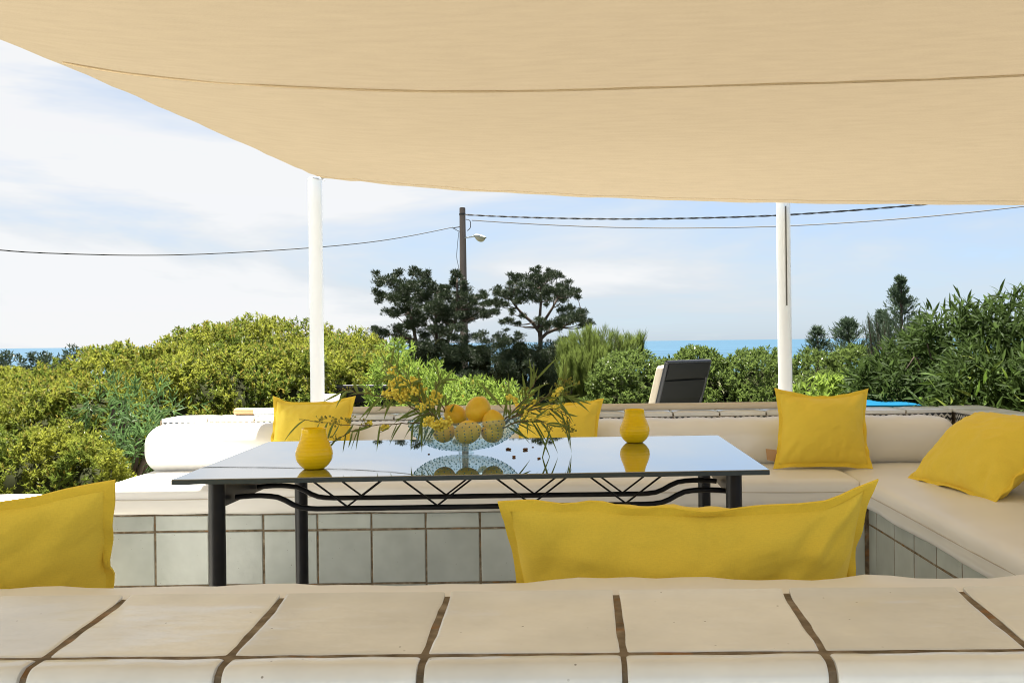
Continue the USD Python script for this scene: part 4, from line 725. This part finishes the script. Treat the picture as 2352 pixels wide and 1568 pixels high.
# turquoise canvas stretched on a low frame
tq = thing('turquoise_canopy', 'flat turquoise canvas with sloping top behind the back wall at right', 'canopy', at(2040, 940, 6.2))
A_, B_, C_, D_ = at(1960, 909, 6.5), at(2060, 916, 6.5), at(2118, 930, 5.6), at(1940, 931, 5.6)
Pq = np.zeros((12, 8, 3))
for i in range(12):
    for k in range(8):
        u, v = i / 11, k / 7; Pq[i, k] = (D_ * (1 - u) + C_ * u) * (1 - v) + (A_ * (1 - u) + B_ * u) * v + [0, 0, 0.010 * math.sin(u * 9) * v]
obj('cloth', slab(Pq, skirt=0.03), M['teal'], tq, smooth=40)
for q in (A_, B_, C_, D_): obj('leg', tube([[q[0], q[1], 0.0], [q[0], q[1], q[2] - 0.02]], 0.012, 8), M['steel'], tq)

# ================================================================== vegetation
def leaves_mesh(base, d, L, W, up_, fold=0.25, curl=0.15):
    """Many leaves at once, each an island of four faces: base, two shoulders, tip, folded along the midrib."""
    n = len(base); d = unit(d); side = unit(np.cross(d, up_)); nr = np.cross(side, d)
    L = np.broadcast_to(L, n)[:, None]; W = np.broadcast_to(W, n)[:, None]
    mid = base + d * L * 0.45; tip = base + d * L - nr * L * curl
    V = np.stack([base, mid + side * W / 2 + nr * W * fold, tip, mid - side * W / 2 + nr * W * fold], 1).reshape(-1, 3)
    o = np.arange(n)[:, None] * 4; Fs = np.vstack([o + [0, 2, 1], o + [0, 3, 2]]); return V, Fs
def rand_dirs(n, g): return unit(g.normal(0, 1, (n, 3)))
def lobes_surface(lobes, dens, g, rough=0.10, ymax=0.6, inner=0.25):
    """Points and normals on the outside of a union of lobes, roughened; a share lies a little further in."""
    P, N = [], []
    for (cx, cy, cz, rx, ry, rz) in lobes:
        A = 4 * np.pi * ((rx * ry) ** 1.6 + (rx * rz) ** 1.6 + (ry * rz) ** 1.6) ** (1 / 1.6) / 3 ** (1 / 1.6); n = int(A * dens)
        q = rand_dirs(n, g); q = q[(q[:, 1] < ymax) & (q[:, 2] > -0.55)]; r = np.array([rx, ry, rz]); nz = meshkit.fbm(q * r * 2.6 + cx * 3.1, 4) - 0.5
        dep = np.where(g.random(len(q)) < inner, g.uniform(0.72, 0.95, len(q)), 1.0) + nz * rough * 2
        P.append(np.array([cx, cy, cz]) + q * r * dep[:, None]); N.append(unit(q / r))
    P, N = np.vstack(P), np.vstack(N); keep = np.ones(len(P), bool)
    for (cx, cy, cz, rx, ry, rz) in lobes: keep &= (((P - [cx, cy, cz]) / [rx * 0.86, ry * 0.86, rz * 0.86]) ** 2).sum(1) > 0.62
    keep &= P[:, 2] > 0.0
    return P[keep], N[keep]
def sprigs(P, N, g, k, L, W, upw=0.5, ax_len=0.06, spread=0.8, outw=0.7):
    """k leaves around a short shoot at each point."""
    n = len(P); ax = unit(N * outw + np.array([0, 0, upw]) + rand_dirs(n, g) * 0.45); t = g.random((n, k)); out = rand_dirs(n * k, g).reshape(n, k, 3)
    base = P[:, None] + ax[:, None] * (t * ax_len)[..., None]; d = unit(ax[:, None] * (0.35 + 0.8 * t)[..., None] + out * spread)
    return leaves_mesh(base.reshape(-1, 3), d.reshape(-1, 3), g.uniform(*L, n * k), g.uniform(*W, n * k), unit(ax[:, None] * 0.8 + rand_dirs(n * k, g).reshape(n, k, 3) * 0.7).reshape(-1, 3))
def puffed(lobes, n, r, g, ymax=0.5, keep_big=True):
    """Lobes with many smaller leafy clumps standing on their outside."""
    P, N = lobes_surface(lobes, 40, g, 0.03, ymax, 0.0); k = g.choice(len(P), min(n, len(P)), replace=False); out = [tuple(np.array(l) * [1, 1, 1, .95, .95, .95]) for l in lobes] if keep_big else []
    for i in k:
        q = g.uniform(*r); c_ = P[i] - N[i] * q * 0.45; out.append((c_[0], c_[1], c_[2], q * g.uniform(.9, 1.3), q, q * g.uniform(.7, 1.0)))
    return out
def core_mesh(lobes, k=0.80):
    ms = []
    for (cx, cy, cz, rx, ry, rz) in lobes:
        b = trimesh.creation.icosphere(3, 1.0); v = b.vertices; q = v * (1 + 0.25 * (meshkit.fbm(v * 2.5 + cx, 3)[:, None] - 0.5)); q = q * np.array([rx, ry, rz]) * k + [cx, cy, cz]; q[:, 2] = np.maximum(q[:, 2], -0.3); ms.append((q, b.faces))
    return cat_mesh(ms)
def shrub(name, label, cat, lobes, material, dens, k, L, W, seed, rough=0.1, core=0.8, upw=0.5, ax_len=0.06, spread=0.8, shoots=None, ymax=0.6, group=None, stems=3, outw=0.7, puffs=None):
    g = np.random.default_rng(seed); l0 = lobes[0]; big = lobes
    if puffs: lobes = puffed(lobes, *puffs, g)
    t = thing(name, label, cat, (l0[0], l0[1], 0.0), group)
    P, N = lobes_surface(lobes, dens, g, rough, ymax); tops = None
    obj('foliage', sprigs(P, N, g, k, L, W, upw, ax_len, spread, outw), material, t, kind='stuff')
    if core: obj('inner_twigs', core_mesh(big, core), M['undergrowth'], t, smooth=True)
    for i in range(stems):
        b = np.array([l0[0] + g.normal(0, 0.1), l0[1] + g.normal(0, 0.1), -0.1]); e = np.array(l0[:3]) + rand_dirs(1, g)[0] * np.array(l0[3:]) * 0.5
        obj('stem', tube(spline([b, (b + e) / 2 + rand_dirs(1, g)[0] * 0.05, e], 8), np.linspace(0.03, 0.012, 8), 6), M['bark'], t, smooth=True)
    if shoots:
        frac, mt, Ls, Ws, hgt = shoots; q = P[(N[:, 2] > 0.35)]; nn = N[(N[:, 2] > 0.35)]; sel = g.random(len(q)) < frac; q, nn = q[sel], nn[sel]
        obj('young_shoots', sprigs(q, nn, g, 7, Ls, Ws, 1.2, hgt, 0.6), mt, t, kind='stuff')
    return t
GREEN = lambda a_: [(0, (0.10 * a_, 0.15 * a_, 0.014 * a_)), (0.5, (0.20 * a_, 0.26 * a_, 0.022 * a_)), (1, (0.36 * a_, 0.38 * a_, 0.035 * a_))]
L_bush = leaf_mat('mastic_leaf', GREEN(0.75), 0.45, patch=[(0, (0.20, 0.22, 0.018)), (0.5, (0.36, 0.34, 0.03)), (1, (0.50, 0.42, 0.05))])
L_tip = leaf_mat('reddish_young_leaf', [(0, (0.30, 0.24, 0.03)), (0.5, (0.50, 0.29, 0.06)), (1, (0.58, 0.24, 0.10))], 0.35, patch=[(0, (0.14, 0.16, 0.025)), (1, (0.28, 0.24, 0.05))])
L_hedge = leaf_mat('hedge_leaf', [(0, (0.07, 0.11, 0.018)), (0.45, (0.19, 0.25, 0.035)), (0.85, (0.36, 0.43, 0.06)), (1, (0.44, 0.44, 0.15))], 0.42, rough=0.3, spec=0.5)
L_wattle = leaf_mat('bluish_wattle_leaf', [(0, (0.06, 0.125, 0.03)), (0.5, (0.15, 0.25, 0.05)), (1, (0.32, 0.40, 0.16))], 0.40, rough=0.5)
L_bright = leaf_mat('bright_young_leaf', [(0, (0.12, 0.19, 0.02)), (0.5, (0.22, 0.30, 0.03)), (1, (0.32, 0.36, 0.05))], 0.45)
L_juniper = leaf_mat('juniper_scale_leaf', [(0, (0.028, 0.045, 0.018)), (0.6, (0.062, 0.092, 0.032)), (0.9, (0.12, 0.16, 0.05)), (1, (0.17, 0.11, 0.055))], 0.08, rough=0.6)
L_pine = leaf_mat('pine_needle', [(0, (0.09, 0.13, 0.02)), (0.5, (0.19, 0.24, 0.04)), (1, (0.30, 0.33, 0.06))], 0.4)
L_lance = leaf_mat('glossy_lance_leaf', [(0, (0.03, 0.055, 0.010)), (0.5, (0.065, 0.115, 0.018)), (1, (0.12, 0.17, 0.03))], 0.34, rough=0.6, spec=0.08)
L_far = leaf_mat('far_shrub_leaf', [(0, (0.03, 0.05, 0.025)), (1, (0.075, 0.10, 0.045))], 0.2)

def lobe(px, pytop, Y, wpx, ry=None, zc=0.0):
    """A lobe whose crest stands at (px, pytop) at depth Y, wpx wide."""
    p = at(px, pytop, Y); rx = wpx * Y / F / 2; return (p[0], Y, zc, rx, ry or rx * 0.8, p[2] - zc)
# the big round bush on the left
shrub('mastic_bush', 'huge domed yellow green bush filling the left behind the sofa', 'bush',
      [lobe(585, 764, 9.4, 760, 1.5, 0.2), lobe(300, 822, 8.6, 620, 1.2, 0.1), lobe(60, 884, 8.4, 560, 1.1, 0.05), lobe(-260, 892, 8.4, 500, 1.0, 0.05), lobe(780, 790, 9.2, 380, 1.0, 0.2), lobe(880, 838, 8.9, 240, 0.8, 0.1), lobe(520, 818, 8.3, 420, 0.7, 0.1), lobe(200, 900, 7.7, 380, 0.6, 0.05), lobe(700, 830, 8.3, 300, 0.6, 0.1), lobe(400, 860, 7.7, 300, 0.5, 0.05)],
      L_bush, 300, 12, (0.025, 0.046), (0.010, 0.017), 21, rough=0.13, core=0.86, puffs=(380, (0.09, 0.25)), shoots=(0.5, L_tip, (0.022, 0.038), (0.009, 0.013), 0.07))
shrub('small_bush', 'small rounded bush with orange tips at the lower left beside the sofa', 'bush', [lobe(110, 1003, 5.1, 340, 0.32, 0.12), lobe(-60, 1030, 5.0, 260, 0.3, 0.1), lobe(215, 1045, 5.0, 140, 0.2, 0.1)], L_bush, 800, 11, (0.018, 0.030), (0.007, 0.011), 22, rough=0.14, core=0.86, puffs=(70, (0.05, 0.13)), ax_len=0.04, shoots=(0.25, L_tip, (0.014, 0.024), (0.005, 0.008), 0.04))
shrub('wattle_shrub', 'bluish green narrow leaved wattle shrub left of the white bolster', 'shrub', [lobe(262, 918, 6.4, 100, 0.2, 0.72), lobe(350, 925, 6.2, 95, 0.18, 0.70), lobe(305, 965, 6.0, 110, 0.16, 0.62)], L_wattle, 190, 9, (0.06, 0.10), (0.007, 0.011), 23, rough=0.25, core=0.45, ax_len=0.14, upw=0.2, spread=0.7)
shrub('wattle_shrub', 'drooping dark wattle shoots just behind the left end of the bolster', 'shrub', [lobe(330, 985, 5.3, 70, 0.12, 0.55), lobe(318, 1030, 5.2, 60, 0.10, 0.45)], L_wattle, 420, 8, (0.06, 0.09), (0.007, 0.010), 33, rough=0.25, core=0, ax_len=0.12, upw=-0.1, spread=0.8)
for i, (px, py, wpx, Y, lab) in enumerate(((20, 818, 130, 17, 'dark low shrub at the far left edge before the sea'), (110, 815, 90, 18, 'dark low shrub with a thin upright shoot left of the big bush'), (165, 820, 60, 17.5, 'smallest dark shrub peeping over the slope of the big bush'))):
    shrub('far_shrub', lab, 'shrub', [lobe(px, py, Y, wpx, 0.5, -0.4), lobe(px - wpx * 0.3, py + 8, Y, wpx * 0.6, 0.4, -0.4)], L_far, 90, 10, (0.05, 0.09), (0.018, 0.03), 40 + i, rough=0.2, core=0.8, stems=1, ax_len=0.12)
shrub('bright_shrub', 'bright green leafy shrub behind the blossom, left of the dark junipers', 'shrub', [lobe(905, 815, 7.6, 90, 0.2, 0.5), lobe(985, 850, 7.3, 100, 0.2, 0.45), lobe(1010, 885, 7.0, 170, 0.25, 0.4)], L_bright, 380, 10, (0.045, 0.07), (0.011, 0.016), 24, rough=0.25, core=0.6, ax_len=0.11, upw=0.8)
shrub('bright_shrub', 'low pinkish tipped shrub behind the lemons and bowl', 'shrub', [lobe(1090, 897, 6.6, 200, 0.3, 0.4), lobe(1160, 905, 6.5, 140, 0.25, 0.4)], L_bright, 420, 10, (0.03, 0.05), (0.009, 0.013), 25, rough=0.18, core=0.7, ax_len=0.08, upw=0.8, shoots=(0.2, L_tip, (0.02, 0.03), (0.007, 0.01), 0.05))
shrub('bright_shrub', 'patch of fresh light green leaves at the foot of the right post', 'shrub', [lobe(1880, 888, 6.7, 150, 0.2, 0.4), lobe(1935, 884, 6.8, 90, 0.2, 0.4)], L_bright, 330, 9, (0.05, 0.085), (0.016, 0.024), 26, rough=0.2, core=0.6, ax_len=0.08, upw=0.9)
shrub('green_hedge', 'dense clipped green hedge across the right middle below the sea', 'hedge', [lobe(1450, 828, 9.6, 190, 0.7, 0.2), lobe(1590, 822, 9.8, 210, 0.7, 0.2), lobe(1730, 823, 9.8, 200, 0.7, 0.2), lobe(1760, 818, 10.0, 130, 0.6, 0.2), lobe(1860, 826, 9.8, 200, 0.7, 0.2), lobe(1970, 816, 9.8, 200, 0.7, 0.2), lobe(1405, 850, 9.3, 110, 0.5, 0.2)], L_hedge, 260, 11, (0.030, 0.050), (0.013, 0.020), 27, rough=0.10, core=0.82, puffs=(300, (0.08, 0.20)))
# pine shrub of soft needles
def needle_shrub(label, shoots_, seed, L=(0.06, 0.11), name='pine_shrub', cat='shrub', n=150, material=None, jitter=0.05):
    g = np.random.default_rng(seed); a0 = at(*shoots_[0][:2], shoots_[0][4]); t = thing(name, label, cat, (a0[0], a0[1], 0)); B_, D_ = [], []
    for (x0_, y0_, x1_, y1_, Y) in shoots_:
        A, E = at(x0_, y0_, Y), at(x1_, y1_, Y + g.normal(0, 0.15)); u = g.random(n); p = A + (E - A) * u[:, None] + g.normal(0, 0.012, (n, 3)); ax = unit(E - A)
        B_.append(p); D_.append(unit(ax + rand_dirs(n, g) * 0.42)); obj('shoot', tube([A, E], [0.007, 0.002], 4), M['bark'], t)
    B_, D_ = np.vstack(B_), np.vstack(D_); obj('needles', leaves_mesh(B_, D_, g.uniform(*L, len(B_)), 0.0045, rand_dirs(len(B_), g), 0.1, 0.05), material or L_pine, t, kind='stuff'); return t
g = np.random.default_rng(5); sh = []
for _ in range(120):
    x0_ = g.uniform(1300, 1440); top = np.interp(x0_, [1285, 1320, 1365, 1400, 1440, 1475], [800, 765, 748, 765, 785, 775]) + abs(g.normal(0, 1)) * 40; xx_ = x0_ + (x0_ - 1370) * 0.25 + g.normal(0, 8)
    sh.append((x0_, min(top + g.uniform(50, 130), 930), xx_, top, g.uniform(10.3, 11.2)))
for _ in range(90): x0_ = g.uniform(1290, 1400); y_ = g.uniform(800, 900); sh.append((x0_, y_ + 70, x0_ + g.normal(0, 12), y_, g.uniform(10.0, 10.6)))
for _ in range(16): x0_ = g.uniform(1440, 1476); sh.append((x0_, 840, x0_ + g.normal(0, 3), g.uniform(772, 800), 11.0))
needle_shrub('soft yellow green pine shrub right of the dark junipers', sh, 6, n=190)

L_conifer = leaf_mat('conifer_needle', [(0, (0.045, 0.075, 0.04)), (0.5, (0.10, 0.15, 0.075)), (1, (0.19, 0.24, 0.12))], 0.2, rough=0.6)
# junipers
def zc(zx, zy): return 846.7 + zx * 0.24, 602 + zy * 0.24
def clumps_mesh(cl, Y, g, per=420, L=(0.04, 0.085), W=(0.012, 0.021), dj=0.8):
    B_, D_ = [], []
    cl = list(cl) + [(a_ + np.clip(g.normal(0, c_ * 0.7), -c_, c_), b_ + np.clip(g.normal(0, c_ * 0.55), -c_ * .8, c_), c_ * g.uniform(0.3, 0.55)) for (a_, b_, c_) in cl for _ in range(2)]
    for (zx, zy, zr) in cl:
        px, py = zc(zx, zy); ctr = at(px, py, Y + g.normal(0, dj)); r = zr * 0.24 * Y / F; n = int(per * (zr / 80) ** 1.7) + 30; m = 11
        sub = ctr + rand_dirs(m, g) * r * np.array([0.85, 0.8, 0.5]) * g.uniform(0.3, 1.25, (m, 1)); k = g.integers(0, m, n); rs = r * g.uniform(0.22, 0.62, m)
        q = rand_dirs(n, g); B_.append(sub[k] + q * (rs[k] * g.random(n) ** 0.5)[:, None] * [1.15, 1.15, 0.7]); D_.append(unit(q + [0, 0, 0.55] + rand_dirs(n, g) * 0.5))
    B_, D_ = np.vstack(B_), np.vstack(D_); return leaves_mesh(B_, D_, g.uniform(*L, len(B_)), g.uniform(*W, len(B_)), rand_dirs(len(B_), g), 0.3, 0.1)
def juniper(label, trunks, cl, Y, seed, per=420):
    g = np.random.default_rng(seed); b = at(*zc(*trunks[0][0]), Y); t = thing('juniper_tree', label, 'tree', (b[0], Y, -2.2)); nodes = []
    for i, tr in enumerate(trunks):
        pts = [at(*zc(*q), Y + g.normal(0, 0.12)) for q in tr]; base = pts[0].copy(); base[2] = -2.2; path = spline([base] + pts, 16); nodes += list(path[5:])
        obj('trunk', tube(path + g.normal(0, 0.008, path.shape), np.linspace(0.095, 0.022, 16), 8), M['bark'], t, smooth=True)
    nodes = np.array(nodes)
    for (zx, zy, zr) in cl:
        e = at(*zc(zx, zy), Y + g.normal(0, 0.3)); below = nodes[nodes[:, 2] < e[2] - 0.02] if (nodes[:, 2] < e[2] - 0.02).any() else nodes
        s_ = below[np.argmin(np.linalg.norm((below - e) * [1, 0.6, 0.8], axis=1))]; mid = (s_ + e) / 2 + [0, 0, -0.04] + g.normal(0, 0.02, 3)
        obj('limb', tube(spline([s_, mid, e], 8), np.linspace(0.016, 0.005, 8), 5), M['bark'], t, smooth=True)
    obj('crown', clumps_mesh(cl, Y, g, per), L_juniper, t, kind='stuff'); return t
clL = [(160, 170, 85), (110, 190, 50), (290, 110, 55), (300, 220, 100), (400, 260, 80), (480, 120, 80), (450, 80, 45), (560, 110, 40), (530, 210, 75), (130, 330, 65), (90, 310, 40), (250, 340, 75), (340, 370, 50), (650, 290, 105), (560, 330, 90), (440, 390, 100), (840, 120, 55), (830, 220, 85), (930, 270, 60), (880, 330, 70), (1030, 330, 55), (1100, 320, 35), (1180, 385, 45), (1120, 400, 35), (1185, 480, 50), (1100, 500, 45), (1050, 470, 75), (960, 420, 95), (820, 400, 105), (700, 420, 115), (560, 450, 80), (900, 520, 85), (1000, 540, 50), (780, 510, 80), (640, 520, 95), (190, 480, 60), (260, 500, 40), (420, 520, 100), (450, 610, 85), (370, 600, 60), (70, 650, 55), (150, 680, 60), (270, 640, 70), (290, 720, 80), (380, 740, 60), (30, 740, 40), (110, 750, 50), (780, 590, 55), (600, 640, 50)]
clL += [(350, 300, 70), (600, 420, 85), (740, 330, 80), (500, 330, 70), (720, 260, 60), (900, 430, 80), (520, 560, 70), (720, 570, 75), (850, 470, 80), (330, 450, 55), (960, 340, 55), (600, 250, 60), (680, 640, 60), (860, 620, 60), (540, 700, 70), (700, 700, 70)]
juniper('dark wind shaped juniper tree on the left, in front of the utility pole', [[(660, 950), (650, 760), (640, 600), (650, 420), (640, 300)], [(740, 900), (760, 740), (830, 560), (850, 380), (845, 200)], [(460, 900), (450, 760), (420, 600), (380, 400), (300, 250)]], clL, 23.0, 31, 640)
clR = [(1240, 290, 55), (1300, 320, 65), (1280, 390, 50), (1230, 400, 35), (1420, 160, 60), (1360, 200, 45), (1400, 280, 95), (1600, 90, 45), (1560, 170, 85), (1480, 220, 70), (1700, 170, 100), (1740, 110, 45), (1800, 120, 50), (1640, 270, 115), (1530, 330, 95), (1790, 270, 90), (1880, 230, 60), (1900, 300, 60), (1985, 290, 45), (2000, 330, 30), (1850, 350, 60), (1720, 360, 60), (1420, 380, 50), (1290, 580, 28), (1350, 560, 38), (1420, 590, 25), (1860, 460, 60), (1930, 450, 50), (1990, 520, 85), (2060, 480, 45), (2110, 590, 45), (2050, 570, 50), (1900, 550, 80), (1800, 590, 80), (1730, 600, 55), (1480, 510, 30), (1370, 470, 30), (1640, 560, 45), (1700, 640, 40)]
juniper('dark juniper tree on the right with an open crown on a bare trunk', [[(1640, 950), (1640, 760), (1635, 600), (1650, 420), (1640, 250)], [(1645, 720), (1800, 640), (1950, 570), (2050, 540)], [(1640, 680), (1540, 560), (1440, 460), (1350, 350)], [(1645, 640), (1740, 480), (1810, 350)]], clR, 22.5, 32, 560)
def thicket(label, cl, Y, seed, per):
    g = np.random.default_rng(seed); b = at(*zc(cl[0][0], 1100), Y); t = thing('juniper_thicket', label, 'bush', (b[0], Y, -0.6))
    obj('crown', clumps_mesh(cl, Y, g, per, dj=0.35), L_juniper, t, kind='stuff')
    lo = []
    for (zx, zy, zr) in cl:
        if zr > 95: q = at(*zc(zx, zy), Y + 0.25); r = zr * 0.24 * Y / F; lo.append((q[0], q[1], q[2], r, r, r))
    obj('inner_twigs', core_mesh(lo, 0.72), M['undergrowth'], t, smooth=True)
g = np.random.default_rng(77)
tk = [(x_ + g.normal(0, 25), y_ + g.normal(0, 20), 120 + g.normal(0, 10)) for x_ in range(480, 1200, 120) for y_ in range(870, 1380, 110)] + [(820, 720, 70), (900, 740, 90), (1000, 720, 60), (1080, 700, 70), (1120, 770, 80), (700, 800, 100), (560, 790, 80), (440, 800, 70)]
thicket('dark dense juniper thicket under the left juniper tree', tk, 21.8, 51, 300)
tk = [(x_ + g.normal(0, 25), y_ + g.normal(0, 20), 115 + g.normal(0, 10)) for x_ in range(1260, 1850, 120) for y_ in range(900, 1380, 110)] + [(1290, 720, 80), (1260, 790, 90), (1380, 760, 80), (1440, 720, 50), (1450, 830, 100), (1600, 830, 90), (1740, 800, 80), (1830, 770, 60), (1900, 740, 45), (1180, 860, 80)]
thicket('dark dense juniper thicket under the right juniper tree', tk, 21.4, 52, 300)
# junipers and a young conifer at right, behind the hedge
def conifer(label, px, pyt, pyb, Y, wpx, seed, material, L=(0.035, 0.07), n=1500, name='conifer'):
    g = np.random.default_rng(seed); a_, b_ = at(px, pyt, Y), at(px, pyb, Y); t = thing(name, label, 'tree', (b_[0], Y, -0.3)); H = a_[2] - b_[2]
    obj('trunk', tube([[b_[0], Y, -0.3], b_, a_], [0.04, 0.03, 0.004], 7), M['bark'], t, smooth=True)
    nb_ = 130; hb = g.random(nb_); ang = g.random(nb_) * 2 * np.pi; rl = (1 - hb) ** 0.85 * wpx * Y / F / 1.7 * g.uniform(0.55, 1.1, nb_) + 0.006; tip = np.stack([np.cos(ang) * rl, np.sin(ang) * rl, hb * H + rl * 0.65], 1); root = np.stack([0 * hb, 0 * hb, hb * H], 1)
    k = g.integers(0, nb_, n); u = g.random(n) ** 0.7; P_ = b_ + root[k] + (tip[k] - root[k]) * u[:, None] + g.normal(0, 0.010, (n, 3)); D_ = unit(unit(tip[k] - root[k]) + rand_dirs(n, g) * 0.65 + [0, 0, 0.2])
    obj('crown', leaves_mesh(P_, D_, g.uniform(*L, n), g.uniform(0.008, 0.016, n), rand_dirs(n, g), 0.25, 0.1), material, t, kind='stuff')
conifer('pointed young conifer rising highest behind the right shrubs', 2070, 640, 815, 11.0, 125, 61, L_conifer, n=4200, L=(0.03, 0.055))
conifer('small pointed conifer left of the tall young conifer', 2028, 712, 830, 11.2, 70, 62, L_conifer, n=1300)
conifer('squat juniper standing against the sea beside the right post', 1878, 757, 840, 11.5, 70, 63, L_conifer, n=700, L=(0.05, 0.09))
conifer('bushy juniper against the sea, right of the squat juniper', 1950, 738, 840, 11.5, 120, 64, L_conifer, n=1500, L=(0.05, 0.09))
g = np.random.default_rng(9); sh = []
for _ in range(50): x0_ = g.uniform(1985, 2120); top = np.interp(x0_, [1985, 2010, 2060, 2120], [728, 720, 735, 725]) + abs(g.normal(0, 25)); sh.append((x0_ + 10, top + g.uniform(60, 100), x0_ + g.normal(0, 6), top, g.uniform(8.6, 9.2)))
needle_shrub('grey green rosemary like shrub behind the lance leaved bush', sh, 10, L=(0.035, 0.06), n=110, name='needle_shrub', material=leaf_mat('grey_needle', [(0, (0.03, 0.05, 0.025)), (1, (0.10, 0.13, 0.07))], 0.25))
# large lance-leaved shrub at right, its nearest leaves single parts
def lance_shrub():
    g = np.random.default_rng(71); lobes = [lobe(2350, 715, 5.9, 330, 0.45, 0.55), lobe(2210, 735, 6.1, 250, 0.45, 0.5), lobe(2480, 700, 5.7, 300, 0.5, 0.5), lobe(2110, 800, 6.3, 240, 0.4, 0.35), lobe(2040, 850, 6.4, 200, 0.35, 0.3), lobe(2250, 850, 5.5, 260, 0.3, 0.3), lobe(2400, 830, 5.3, 240, 0.3, 0.3), lobe(2620, 740, 5.6, 300, 0.5, 0.4)]
    t = thing('lance_leaved_shrub', 'big dark shrub with long pointed leaves at the right edge', 'shrub', (lobes[0][0], 5.9, 0))
    P_, N_ = lobes_surface(lobes, 330, g, 0.16, 0.5, 0.35); n, k = len(P_), 9
    ax = unit(N_ * 0.6 + [0, 0, 0.55] + rand_dirs(n, g) * 0.5); u = g.random((n, k)); out = rand_dirs(n * k, g).reshape(n, k, 3); base = (P_[:, None] + ax[:, None] * (u * 0.12)[..., None]).reshape(-1, 3)
    d = unit(ax[:, None] * (0.25 + 0.8 * u)[..., None] + out * 0.8 + np.array([0, 0, -0.15])).reshape(-1, 3); Ls = g.uniform(0.05, 0.105, n * k); Ws = Ls * g.uniform(0.15, 0.22, n * k); upv = unit(np.array([0, -0.5, 0.8]) + rand_dirs(n * k, g) * 0.6)
    px = CX + base[:, 0] / base[:, 1] * F; vis = (px < 2340) & (base[:, 1] < 6.6) & (d[:, 1] < 0.4); score = np.where(vis, Ls / base[:, 1], 0); big = np.argsort(-score)[:300]; rest = np.ones(len(base), bool); rest[big] = False
    # curved leaves, six faces to a side
    def curved(idx):
        m = len(idx); dd, B0 = d[idx], base[idx]; side = unit(np.cross(dd, upv[idx])); nr = np.cross(side, dd); tt_ = np.array([0, .22, .5, .78, 1.0]); wd = np.array([.2, .8, 1.0, .62, .02]); cb = g.uniform(0.05, 0.35, m); V = []
        for t_, w_ in zip(tt_, wd):
            ctr = B0 + dd * (Ls[idx] * t_)[:, None] - nr * (cb * Ls[idx] * t_ ** 2)[:, None]; ww = (Ws[idx] * w_ / 2)[:, None]; V += [ctr - side * ww + nr * ww * 0.35, ctr, ctr + side * ww + nr * ww * 0.35]
        V = np.stack(V, 1); f = []
        for i in range(4):
            for q in range(2): a_ = i * 3 + q; f += [(a_, a_ + 3, a_ + 4), (a_, a_ + 4, a_ + 1)]
        return V, np.array(f)
    Vb, f = curved(big)
    for i in range(len(big)): obj('leaf', (Vb[i], f), L_lance_one[i % 4], t, smooth=True)
    Vr, f = curved(np.where(rest)[0]); m = len(Vr); obj('foliage', (Vr.reshape(-1, 3), (f[None] + (np.arange(m) * 15)[:, None, None]).reshape(-1, 3)), L_lance, t, kind='stuff')
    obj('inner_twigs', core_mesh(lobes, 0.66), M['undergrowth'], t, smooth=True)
    for (x0_, x1_, y1_) in ((2150, 2130, 790), (2180, 2240, 770), (2300, 2352, 760), (2120, 2080, 850)): obj('stem', tube(spline([at(x0_, 930, 6.0) * [1, 1, 0], at((x0_ + x1_) / 2, 820, 5.95), at(x1_, y1_, 5.9)], 10), np.linspace(0.02, 0.004, 10), 6), M['bark'], t, smooth=True)
L_lance_one = []
for i, cc in enumerate(((0.035, 0.065, 0.012), (0.065, 0.11, 0.018), (0.095, 0.145, 0.024), (0.13, 0.17, 0.035))):
    L_lance_one.append(usdkit.material(stage, LK + f'lance_leaf_{("dark", "mid", "fresh", "pale")[i]}', {'p': ('principled_bsdf', {'base_color': cc, 'roughness': 0.6, 'specular_ior_level': 0.10}), 't': ('translucent_bsdf', {'color': tuple(np.array(cc) * 1.7)}), 'm': ('mix_closure', {'fac': 0.28})}, [('p.BSDF', 'm.closure1'), ('t.BSDF', 'm.closure2')], surface='m.closure'))
lance_shrub()
